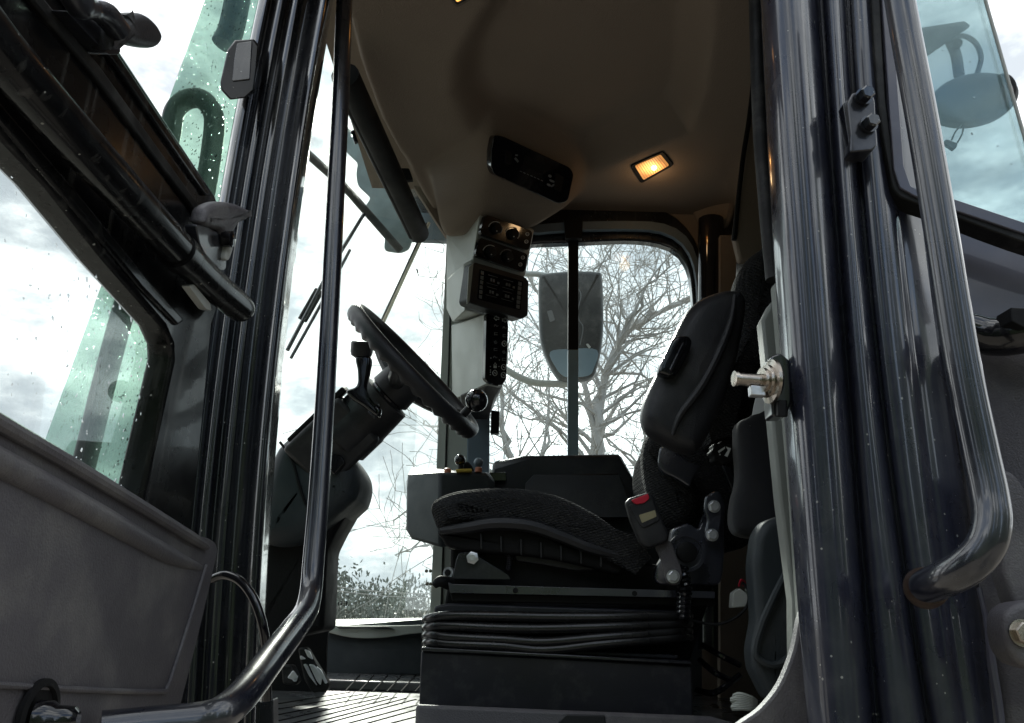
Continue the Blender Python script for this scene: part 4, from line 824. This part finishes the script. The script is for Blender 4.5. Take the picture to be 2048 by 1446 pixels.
# ---- items behind the seat, right
wr = part('wiring_plug', P(1480, 1190, 1.6))
slab('plug_body', rpoly([(1466, 1186), (1480, 1176), (1498, 1190), (1492, 1214), (1464, 1216)], 3), 1.60, .025, M['gplastic'], wr, .003)
tube('plug_wire', [(1485, 1165, 1.6), (1497, 1182, 1.58), (1494, 1212, 1.57), (1470, 1236, 1.57), (1430, 1249, 1.58), (1380, 1240, 1.6)], .0028, M['black'], wr, seg=8)
tube('red_wire', [(1478, 1172, 1.6), (1482, 1160, 1.59), (1490, 1164, 1.6), (1486, 1172, 1.6)], .0022, M['red'], wr, seg=6)
for k in range(3): tube('bare_wire', [(1490, 1178+3*k, 1.62), (1512, 1180+4*k, 1.62)], .0015, M['trim'], wr, seg=6)
puff('rear_cover', [(1507, 1130), (1514, 1070), (1530, 1042), (1560, 1030), (1620, 1030), (1630, 1400), (1540, 1405), (1508, 1340), (1504, 1300), (1515, 1240)], 1.35, .06, .015, M['teal'], T, sm=False)
tube('cover_rib', [(1604, 1080, 1.345), (1580, 1130, 1.343), (1545, 1200, 1.342), (1520, 1260, 1.342), (1512, 1312, 1.342), (1552, 1330, 1.342), (1590, 1300, 1.343), (1606, 1250, 1.345)], .006, M['teal'], T, seg=8)
jk = [(1478, 850), (1500, 832), (1545, 812), (1600, 860), (1600, 1080), (1540, 1075), (1480, 1062), (1474, 1000), (1484, 940)]
o = crom(jk, 6); bm = bmesh.new(); fr1 = []
for i, (x, y) in enumerate(o): fr1.append(P(x+1.5*math.sin(i*.6), y, 1.50))
puff_bm(bm, fr1, (0, .07, 0), .02)
bmesh.ops.subdivide_edges(bm, edges=[e for e in bm.edges if e.calc_length() > .03], cuts=2, use_grid_fill=True)
for v in bm.verts: v.co.y += .006*math.sin(v.co.x*48+math.sin(v.co.z*9)*1.6)
obj('hanging_jacket', bm, M['cloth'], smooth=80, label='black jacket hanging between the seat back and the pale pillar trim', cat='jacket')
slab('paper_card', [(1505, 830), (1508, 812), (1512, 795), (1530, 790), (1545, 812), (1520, 826)], 1.35, .003, M['white'], bevel=0, label='small white card tucked above the black jacket', cat='card')
rg = bmesh.new(); rr_ = random.Random(2)
for k in range(9):
    pts = [P(1462+rr_.uniform(0, 6), 1392+3.2*k, 1.4), P(1480, 1388+3.6*k, 1.39), P(1500, 1394+3*k, 1.39), P(1512, 1402+1.6*k, 1.4)]; tube_bm(rg, [Vector(q) for q in crom(pts, 4, False)], .0035, 6)
obj('cable_bundle', rg, M['trim'], label='loose pale bundle of cables lying low behind the seat base', cat='cable bundle')
# floor clutter: hoses
for a_, b2_, c_ in (((1400, 1320), (1430, 1345), (1462, 1360)), ((1405, 1290), (1440, 1310), (1480, 1330)), ((1395, 1380), (1430, 1385), (1480, 1350))):
    tube('hose', [(*a_, 1.7), (*b2_, 1.65), (*c_, 1.66)], .006, M['gloss'], T, seg=8)
# ---- sill in front of the seat
hull('door_sill', [(832, 1408, 1.42), (1420, 1432, 1.42), (1470, 1446, 1.42), (1500, 1560, 1.40), (826, 1560, 1.40), (832, 1412, 1.50), (1420, 1436, 1.50), (1440, 1560, 1.5), (832, 1560, 1.5)], M['plastic'], T, .006)
slab('sill_bracket', rpoly([(520, 1405), (546, 1398), (548, 1560), (500, 1560)], 4), 1.3, .03, M['metal'], T)
slab('sill_notch', rpoly([(1115, 1446), (1132, 1428), (1210, 1430), (1215, 1470), (1115, 1470)], 4), 1.415, .004, M['dplastic'], T)

# ---- pale inner trim beside the rear pillar + quarter plate
bt = part('pillar_trim', P(1570, 900, 1.1))
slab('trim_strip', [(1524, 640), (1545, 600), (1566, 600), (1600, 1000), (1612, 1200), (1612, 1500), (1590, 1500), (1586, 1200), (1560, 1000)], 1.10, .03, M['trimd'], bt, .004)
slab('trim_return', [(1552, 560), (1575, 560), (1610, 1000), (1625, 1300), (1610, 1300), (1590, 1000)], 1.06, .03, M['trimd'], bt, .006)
slab('wheel_arch_plate', crom([(1470, 1460), (1520, 1420), (1560, 1370), (1588, 1300), (1600, 1240), (1615, 1210), (1650, 1210), (1660, 1330), (1660, 1500), (1470, 1520)], 4), 1.02, .02, M['plastic'], T, .003)

# ---- rear pillar: one pressed, ridged column
prof = [(1528, 1570, 1628, 1.10), (1522, 1563, 1618, 1.04), (1521, 1561, 1614, .99), (1525, 1570, 1624, .955), (1536, 1585, 1640, .925), (1560, 1612, 1668, .905), (1590, 1645, 1700, .900), (1615, 1670, 1727, .91), (1632, 1686, 1743, .93), (1638, 1691, 1750, .948), (1643, 1695, 1757, .948), (1648, 1701, 1765, .930), (1660, 1714, 1788, .916), (1676, 1733, 1825, .917), (1688, 1746, 1846, .932), (1692, 1752, 1853, .95), (1697, 1757, 1860, .95), (1703, 1764, 1868, .936), (1724, 1790, 1890, .930), (1748, 1820, 1918, .936), (1756, 1832, 1930, .95), (1770, 1850, 1955, .955), (1800, 1890, 2005, .975)]
def prow(y, pr):
    u = y/723.0; out = []
    for x0, x1, x2, Y in pr:
        a_ = (x0-2*x1+x2)/2; b_ = (x2-x0)/2; t = u-1; out.append(P(x1+b_*t+a_*t*t, y, Y))
    return out
prs = crom(prof, 3, False); bm = bmesh.new(); rows = []
for y in range(-560, 1700, 40): rows.append([bm.verts.new(p) for p in prow(y, prs)])
for a_, b_ in zip(rows, rows[1:]):
    for i in range(len(a_)-1): bm.faces.new((a_[i], a_[i+1], b_[i+1], b_[i]))
rp = part('rear_pillar', P(1650, 700, .95))
o_ = obj('pillar_pressing', bm, M['pillar'], rp, smooth=60); sd = o_.modifiers.new('s', 'SOLIDIFY'); sd.thickness = .004; sd.offset = -1
# inner black seal along the pillar edge
tube('pillar_seal', [(1508, -150, 1.12), (1518, 200, 1.11), (1532, 400, 1.10), (1548, 560, 1.09)], .012, M['rubber'], rp)
# bolted hinge bracket
slab('hinge_plate', rpoly([(1695, 205), (1705, 185), (1742, 182), (1750, 200), (1755, 290), (1745, 300), (1700, 304), (1702, 270)], 5), .895, .03, M['metal'], rp, .002)
slab('hinge_edge', rpoly([(1686, 208), (1694, 200), (1706, 296), (1700, 300)], 2), .90, .025, M['paint'], rp)
for x, y in ((1726, 195), (1736, 250)):
    bm = bmesh.new(); c = P(x, y, .893); dd = Vector((.05, -1, -.1)).normalized(); lathe_bm(bm, c, dd, [(0, .0115), (.004, .0115)], 20); lathe_bm(bm, c+dd*.0042, dd, [(0, .0098), (.010, .0096), (.012, .0075)], 6); lathe_bm(bm, c+dd*.0125, dd, [(0, .004), (.001, .004)], 12); obj('hinge_bolt', bm, M['paint'], rp, smooth=25)
# zinc striker pin
st = part('door_striker', P(1545, 765, .93)); ax_ = Vector((-1, -.12, .02)).normalized()
base_ = P(1552, 764, .93)
lathe('striker_disc', base_, ax_, [(0, .022), (.004, .027), (.008, .027), (.010, .020), (.014, .020), (.015, .016), (.019, .016)], M['zinc'], st, 32)
lathe('striker_pin', base_+ax_*.019, ax_, [(0, .0085), (.004, .0085), (.004, .0078), (.030, .0078), (.030, .0095), (.034, .0095), (.0345, .006)], M['zinc'], st, 28)
hull('striker_wedge', [base_+ax_*t+Vector((0, q, z)) for t in (.016, .034) for q in (-.006, .008) for z in (-.02, -.008)], M['bright'], st, .001)
slab('striker_mount', rpoly([(1542, 712), (1560, 705), (1580, 720), (1584, 800), (1574, 832), (1545, 832), (1542, 800)], 5), .935, .03, M['paint'], st, .003)
hull('striker_nut', [P(1556, 800, .92), P(1572, 800, .92), P(1556, 834, .92), P(1574, 834, .92), P(1546, 806, .95), P(1546, 834, .95), P(1576, 800, .95), P(1576, 834, .95)], M['black'], st, .002)

# ---- right hand grab rail
gr_ = part('grab_rail', P(1900, 700, .78))
tube('rail_tube', [(1775, -160, .80), (1805, 30, .795), (1846, 250, .79), (1885, 480, .785), (1924, 720, .78), (1960, 900, .775), (1978, 985, .77), (1984, 1040, .765), (1972, 1090, .765), (1938, 1130, .775), (1895, 1155, .80), (1855, 1172, .85), (1845, 1178, .90)], [.0172]*13, M['rail'], gr_, seg=28, n=8)
lathe('rail_weld', P(1862, 1172, .845), (P(1840, 1180, .9)-P(1862, 1172, .845)), [(0, .0172), (.006, .0190), (.014, .0205), (.03, .0215)], M['rust'], gr_, 26)

# ---- rear quarter body: panel, seal, glass
YQ = (.62, .38)
YQ = 1.0
qb = part('rear_quarter', P(1980, 600, 1.0))
slab('quarter_panel', [(1790, 395), (1900, 420), (2200, 530), (2200, 760), (2060, 700), (1945, 690), (1850, 690)], .985, .03, M['qpanel'], qb, .004)
slab('window_surround', rpoly([(1754, -160), (1770, -160), (1808, 330), (1822, 372), (1850, 384), (1900, 395), (2200, 495), (2200, 518), (1890, 414), (1830, 392), (1800, 375), (1788, 340)], 3), .922, .02, M['qpanel'], qb, .002)
slab('window_rubber', crom([(1736, -160), (1752, -160), (1772, 200), (1796, 335), (1806, 366), (1830, 385), (1890, 402), (2050, 462), (2200, 514), (2200, 530), (2040, 482), (1885, 424), (1820, 402), (1792, 385), (1780, 350), (1757, 200)], 3), .925, .03, M['rubber'], qb, .002)
slab('quarter_glass', [(1790, -160), (1925, -160), (2052, 285), (2125, 510), (1890, 400), (1800, 380)], 1.02, .006, M['glass_quarter'], qb, bevel=0)
tube('glass_edge', [(1925, -160, 1.018), (2052, 285, 1.018), (2125, 510, 1.018)], .0025, M['gplastic'], qb, cr_=False, seg=8)
tube('seal_clip', [(1940, 462, .945), (1955, 450, .94), (1968, 448, .94)], [.004, .005, .004], M['black'], qb, seg=8)
ball('clip_head', P(1966, 449, .935), .0035, M['white'], qb)
slab('latch_mark', stroke([(1884, 308), (1887, 328)], 2)[0], 1.012, .002, M['black'], qb)
# lower body panels
hull('fender_panel', [(1955, 690, .96), (2300, 700, .9), (2300, 1700, .9), (2020, 1700, .96), (1955, 690, 1.0), (2300, 1700, 1.0), (1850, 1700, 1.05), (1900, 700, 1.05)], M['plastic'], qb, .006)
tube('intake_hose', [(1930, 655, .93), (1980, 672, .92), (2040, 668, .9), (2120, 640, .88)], [.02, .024, .024, .024], M['gloss'], qb)
slab('hose_clamp', rpoly([(2022, 614), (2110, 620), (2110, 655), (2048, 655), (2024, 642)], 3), .87, .03, M['black'], qb)
puff('fender_flap', [(1990, 932), (2030, 945), (2062, 990), (2110, 1100), (2110, 1240), (2030, 1210), (2010, 1150)], .92, .03, .006, M['plastic'], qb, sm=False)
puff('latch_cover', [(2012, 1225), (2036, 1205), (2110, 1195), (2110, 1350), (2040, 1330), (2018, 1300), (2010, 1260)], .87, .04, .008, M['plastic'], qb, sm=False)
bolt('cover_bolt', 2043, 1266, .868, .011, M['zinc'], qb)
tube('weld_seam', [(1958, 1175, .955), (1972, 1240, .955), (1984, 1330, .953), (1996, 1400, .952), (2006, 1480, .95)], [.003, .003, .005, .0045, .004], M['qpanel'], qb, seg=8)

# ---- round mirror outside the rear quarter
mr = part('round_mirror', P(1945, 190, 1.25))
cm = P(1946, 192, 1.3); nm = Vector((.12, -.75, -.62)).normalized()
bm = bmesh.new(); d_ = nm; x_ = (rt-d_*rt.dot(d_)).normalized(); y_ = d_.cross(x_)
ol = [P(x, y, 1.3) for x, y in ell(1953, 192, 90, 50, -9, 48)]
puff_bm(bm, ol, (0, .03, 0), .010); obj('mirror_shell', bm, M['skyref'] if 0 else M['mirror'], mr, smooth=80)
tube('mirror_arm', [(1918, 150, 1.32), (1912, 110, 1.32), (1900, 80, 1.32), (1915, 88, 1.3)], .010, M['mirror'], mr)
hull('mirror_bracket', [P(x, y, z) for x, y in ((1800, 62), (1870, 60), (1928, 42), (1940, 50), (1938, 55), (1880, 82), (1855, 112), (1800, 112)) for z in (1.3, 1.33)], M['mirror'], mr, .002)
tube('mirror_cable', [(1895, 84, 1.31), (1925, 72, 1.31), (1950, 85, 1.31), (1962, 115, 1.31), (1954, 148, 1.31)], .005, M['mirror'], mr, seg=8)
tube('tag_wire', [(1925, 248, 1.3), (1912, 262, 1.3), (1903, 280, 1.3)], .0016, M['mirror'], mr, seg=6)
tube('tag_wire', [(1928, 248, 1.3), (1924, 268, 1.3), (1915, 285, 1.3)], .0016, M['mirror'], mr, seg=6)
slab('tag', rpoly([(1886, 284), (1893, 278), (1916, 286), (1914, 294), (1908, 299)], 2), 1.3, .008, M['mirror'], mr)
lm = part('marker_lamp', P(2025, 175, 1.32)); puff('lamp_shell', [(2004, 146), (2022, 144), (2036, 158), (2040, 178), (2032, 196), (2020, 208), (2008, 200)], 1.29, .05, .012, M['black'], lm); puff('lamp_lens', [(2010, 168), (2024, 166), (2030, 182), (2020, 204), (2012, 198)], 1.284, .02, .006, mat('dark_red_lens', (.12, .03, .035), .2), lm)

# ---- exterior mirror beyond the far window
em = part('exterior_mirror', P(1143, 650, 3.0))
puff('mirror_housing', [(1078, 556), (1088, 545), (1140, 540), (1194, 541), (1205, 552), (1208, 620), (1206, 680), (1196, 730), (1184, 752), (1150, 758), (1122, 756), (1100, 728), (1082, 680), (1078, 620)], 3.0, .07, .02, M['mirror'], em, n=5)
slab('mirror_glass', crom([(1100, 704), (1140, 698), (1194, 700), (1188, 736), (1178, 750), (1150, 754), (1128, 752), (1112, 735)], 4), 2.994, .004, mat('painted_sky_reflection', (.22, .32, .40), .6), em, 0)  # sky reflection painted on the mirror as matt blue-grey
tube('mirror_arm', [(1040, 548, 3.05), (1070, 548, 3.05), (1100, 552, 3.05)], .012, M['gplastic'], em)
tube('mirror_arm', [(1010, 738, 3.05), (1040, 755, 3.05), (1075, 766, 3.05), (1140, 768, 3.05)], .014, M['gplastic'], em)
tube('crack_line', [(1154, 575, 2.995), (1162, 590, 2.995), (1156, 620, 2.995), (1158, 640, 2.995), (1166, 655, 2.995), (1160, 690, 2.995)], .0022, M['dim'], em, seg=6)
slab('mirror_sticker', rpoly([(1094, 622), (1104, 620), (1110, 640), (1100, 644)], 2), 2.992, .002, M['dim'], em, 0)
slab('mirror_clip', rpoly([(1172, 688), (1176, 687), (1182, 694), (1178, 697)], 1.5), 2.99, .003, M['white'], em, 0)

# ---- things in front of the windscreen
wp = part('windscreen_wiper', P(780, 600, 2.5))
tube('wiper_blade', [ws(858, 446, .05), ws(745, 692, .05)], .0052, M['wiper'], wp, cr_=False, seg=10)
tube('wiper_spine', [ws(853, 446, .055), ws(740, 690, .055)], .003, M['rubber'], wp, cr_=False, seg=6)
wl = part('linkage_wiper', P(620, 640, 1.9))
tube('wiper_link', [ws(575, 700, .04), ws(618, 618, .04), ws(660, 540, .04), ws(728, 428, .04)], .006, M['metal'], wl, seg=8)
tube('wiper_link', [ws(582, 716, .06), ws(640, 612, .06), ws(700, 500, .06)], .005, M['metal'], wl, seg=8)
wslab('link_plate', [stroke([(606, 640), (640, 580)], 18)[0]], .05, .006, M['black'], wl)
tube('support_arm', [ws(540, 240, .15), ws(640, 330, .15), ws(690, 375, .15), ws(730, 420, .15), ws(800, 500, .15)], .014, M['mirror'], wl)
vs = part('outer_visor', P(750, 400, 2.2))
slab('visor_sheet', rpoly([(690, 250), (705, 262), (745, 300), (790, 390), (828, 470), (818, 498), (800, 505), (768, 500), (770, 470), (742, 445), (728, 415), (742, 395), (715, 370), (712, 345), (716, 325), (690, 300)], 8), 2.62, .012, M['visor'], vs, .002)
slab('front_header', [(780, 400), (905, 400), (905, 482), (812, 478)], 2.75, .03, M['bluegrey'], T)

# ---- left front pillar and its rail
lp = [(520, 442, 330, 1.36), (516, 436, 322, 1.31), (519, 440, 326, 1.28), (533, 458, 345, 1.265), (540, 466, 353, 1.28), (548, 476, 364, 1.28), (556, 484, 372, 1.262), (566, 496, 386, 1.258), (574, 506, 398, 1.272), (580, 513, 406, 1.272), (586, 520, 414, 1.255), (596, 533, 430, 1.25), (603, 541, 440, 1.262), (612, 552, 453, 1.268), (628, 570, 472, 1.262), (640, 582, 486, 1.24), (650, 594, 500, 1.232), (656, 602, 510, 1.245), (662, 608, 516, 1.275), (668, 616, 524, 1.32)]
# middle values refer to y=723
lp = [(a0, a1-48, a2, Y) for a0, a1, a2, Y in lp]
prs = crom(lp, 3, False); bm = bmesh.new(); rows = []
for y in range(-264, 1700, 38): rows.append([bm.verts.new(p) for p in prow(y, prs)])
for a_, b_ in zip(rows, rows[1:]):
    for i in range(len(a_)-1): bm.faces.new((a_[i], a_[i+1], b_[i+1], b_[i]))
fp = part('front_pillar', P(480, 700, 1.25))
o_ = obj('pillar_pressing', bm, M['paint'], fp, smooth=60); sd = o_.modifiers.new('s', 'SOLIDIFY'); sd.thickness = .004; sd.offset = -1
# hinge block on it
hull('hinge_block', [(455, 100, 1.2), (470, 80, 1.2), (508, 78, 1.2), (518, 92, 1.2), (508, 180, 1.2), (490, 196, 1.2), (460, 200, 1.2), (442, 180, 1.2), (440, 165, 1.2), (455, 100, 1.27), (515, 85, 1.27), (505, 190, 1.27), (445, 185, 1.27)], M['doorp'], fp, .003)
slab('hinge_face', rpoly([(474, 86), (504, 82), (499, 158), (464, 162), (468, 120)], 3), 1.198, .006, M['paint'], fp, .001)
gl_ = part('grab_rail', P(650, 700, 1.25))
pts = [(697, -160, 1.30), (689, 0, 1.30), (681, 200, 1.29), (671, 400, 1.28), (661, 600, 1.27), (650, 800, 1.26), (637, 1000, 1.24), (627, 1120, 1.22), (622, 1180, 1.20), (612, 1222, 1.16), (585, 1262, 1.10), (540, 1320, 1.01), (490, 1385, .93), (445, 1425, .89), (400, 1440, .88), (300, 1450, .86), (200, 1460, .84)]
tube('rail_tube', pts, [.0158]*9+[.0165]+[.0175]*7, M['rail'], gl_, seg=26, n=7)
cb = part('door_cable', P(500, 1200, 1.2)); tube('cable_sheath', [(425, 1158, 1.15), (450, 1150, 1.14), (480, 1162, 1.13), (506, 1195, 1.12), (524, 1245, 1.12), (532, 1300, 1.13), (534, 1400, 1.15)], .0062, M['gloss'], cb, seg=12)

# ---- green front corner glass and the loop rail outside it
fc = part('corner_glass', P(300, 500, 1.42))
slab('corner_pane', [(462, -160), (410, 0), (90, 880), (20, 1075), (330, 1100), (440, 700), (530, 0), (545, -160)], (1.155, -.5), .006, M['glass_green'], fc, bevel=0)
lr = part('outer_loop_rail', P(380, 300, 1.7))
tube('loop_tube', [(118, 1100, 1.60), (165, 940, 1.60), (225, 700, 1.60), (290, 470, 1.60), (338, 280, 1.60), (348, 225, 1.60), (372, 200, 1.60), (402, 198, 1.60), (424, 222, 1.60), (428, 262, 1.60), (410, 380, 1.60), (380, 480, 1.60)], [.023]*12, M['mirror'], lr, seg=20)
tube('guard_tube', [(500, -160, 1.58), (478, -20, 1.58), (462, 60, 1.58), (448, 90, 1.58)], .03, M['mirror'], lr)
tube('guard_tube', [(330, 640, 1.58), (300, 780, 1.58), (262, 960, 1.58), (240, 1100, 1.58)], .016, M['mirror'], lr)

# ---- the open door, standing out toward the camera
XD = ('x', -.43)
dr = part('door', P(200, 900, XD))
def dslab(name, pts, x, th, m, **k): return slab(name, pts, ('x', x), th, m, dr, **k)
dslab('door_frame', [(-60, -40), (120, -45), (244, 105), (433, 393), (455, 470), (435, 620), (425, 650), (384, 1075), (280, 1020), (346, 720), (345, 690), (330, 655), (215, 522), (100, 375), (0, 268), (-60, 205)], -.43, .035, M['doorp'], bevel=.006)
dslab('frame_ridge', [(-60, 130), (0, 200), (150, 375), (300, 560), (372, 640), (356, 652), (285, 578), (140, 402), (0, 240), (-60, 172)], -.425, .01, M['doorp'], bevel=.004)
dslab('frame_lip', [(120, -30), (238, 108), (425, 390), (412, 392), (228, 125), (100, -30)], -.424, .01, M['doorp'], bevel=.003)
dslab('frame_lip', [(60, -40), (200, 130), (415, 432), (400, 436), (180, 140), (30, -40)], -.424, .01, M['rubber'], bevel=.003)
tube('pull_bar', [P(-120, -60, ('x', -.405)), P(0, 105, ('x', -.405)), P(240, 375, ('x', -.40)), P(400, 545, ('x', -.40)), P(474, 610, ('x', -.395)), P(480, 615, ('x', -.395))], [.021, .021, .021, .021, .021, .019], M['doorp'], dr, seg=26)
tube('bar_collar', [P(352, 498, ('x', -.40)), P(368, 514, ('x', -.40))], .0235, M['doorp'], dr, cr_=False, seg=26)
dslab('frame_stay', rpoly([(378, 572), (388, 568), (420, 606), (424, 622), (412, 618)], 4), -.40, .01, M['gplastic'], bevel=.002)
dslab('door_glass', [(-60, 150), (110, 360), (345, 660), (350, 720), (285, 1050), (-60, 850)], -.45, .005, M['glass_door'], bevel=0)
dslab('upper_glass', [(60, -80), (300, -80), (450, 380), (433, 393), (244, 105), (120, -45)], -.45, .005, M['glass_door'], bevel=0) if 0 else None
# handles
puff('door_handle', [(412, 432), (418, 414), (440, 404), (470, 406), (496, 416), (506, 424), (500, 438), (482, 448), (470, 466), (462, 478), (452, 474), (448, 462), (430, 456), (412, 448)], ('x', -.385), .022, .009, M['gplastic'] if 0 else M['plastic'], dr, n=5)
dslab('handle_tongue', crom([(462, 474), (468, 480), (466, 500), (458, 520), (452, 518), (455, 498)], 4), -.385, .01, M['gplastic'], bevel=.002)
dslab('handle_bracket', rpoly([(392, 448), (412, 452), (440, 466), (455, 490), (452, 540), (430, 545), (400, 490)], 6), -.392, .015, M['metal'], bevel=.003)
bm = bmesh.new(); lathe_bm(bm, P(447, 478, ('x', -.39)), (1, 0, 0), [(0, .011), (.012, .011), (.014, .008)], 20); obj('handle_pivot', bm, M['gloss'], dr)
puff('window_latch', [(232, 58), (244, 44), (262, 36), (262, 28), (290, 26), (312, 40), (326, 62), (328, 84), (316, 96), (290, 94), (262, 84), (246, 80), (240, 96), (228, 100)], ('x', -.395), .024, .009, M['dplastic'], dr)
tube('latch_rod', [P(130, -30, ('x', -.395)), P(160, 8, ('x', -.395)), P(185, 18, ('x', -.395)), P(212, 30, ('x', -.395)), P(236, 60, ('x', -.395))], [.010, .013, .009, .012, .012], M['metal'], dr)
dslab('latch_base', rpoly([(170, 30), (236, 62), (242, 108), (215, 110), (130, 20)], 8), -.41, .02, M['metal'], bevel=.004)
# lower moulded panel
pn = [(-80, 790), (0, 838), (205, 958), (370, 1058), (392, 1072), (412, 1074), (430, 1084), (436, 1100), (418, 1180), (392, 1290), (352, 1446), (330, 1560), (-80, 1560)]
dslab('lower_panel', rpoly(pn, 10), -.40, .03, M['plastic'], bevel=.004)
tube('panel_lip', [P(-60, 812, ('x', -.397)), P(0, 846, ('x', -.397)), P(205, 966, ('x', -.397)), P(385, 1076, ('x', -.397)), P(414, 1094, ('x', -.397))], [.007, .007, .007, .007, .004], M['plastic'], dr, seg=10)
tube('panel_bead', [P(-60, 900, ('x', -.402)), P(0, 928, ('x', -.402)), P(200, 1035, ('x', -.402)), P(330, 1108, ('x', -.402)), P(400, 1136, ('x', -.402))], [.012, .012, .012, .011, .004], M['plastic'], dr, seg=12)
tube('panel_groove', [P(-60, 1366, ('x', -.398)), P(0, 1370, ('x', -.398)), P(180, 1380, ('x', -.398)), P(318, 1383, ('x', -.398)), P(334, 1374, ('x', -.398)), P(350, 1330, ('x', -.398)), P(385, 1220, ('x', -.398)), P(412, 1130, ('x', -.398))], .0028, M['plastic'], dr, seg=8, n=8)
bm = bmesh.new(); c = P(72, 1432, ('x', -.397)); lathe_bm(bm, c, (1, 0, 0), [(0, .030), (.004, .030), (.005, .024), (.001, .023)], 36); obj('panel_port', bm, M['black'], dr)
lathe('panel_knob', P(72, 1440, ('x', -.392)), (1, .2, 0), [(0, .016), (.012, .015), (.016, .012), (.03, .011), (.033, .007)], M['gloss'], dr, 28)
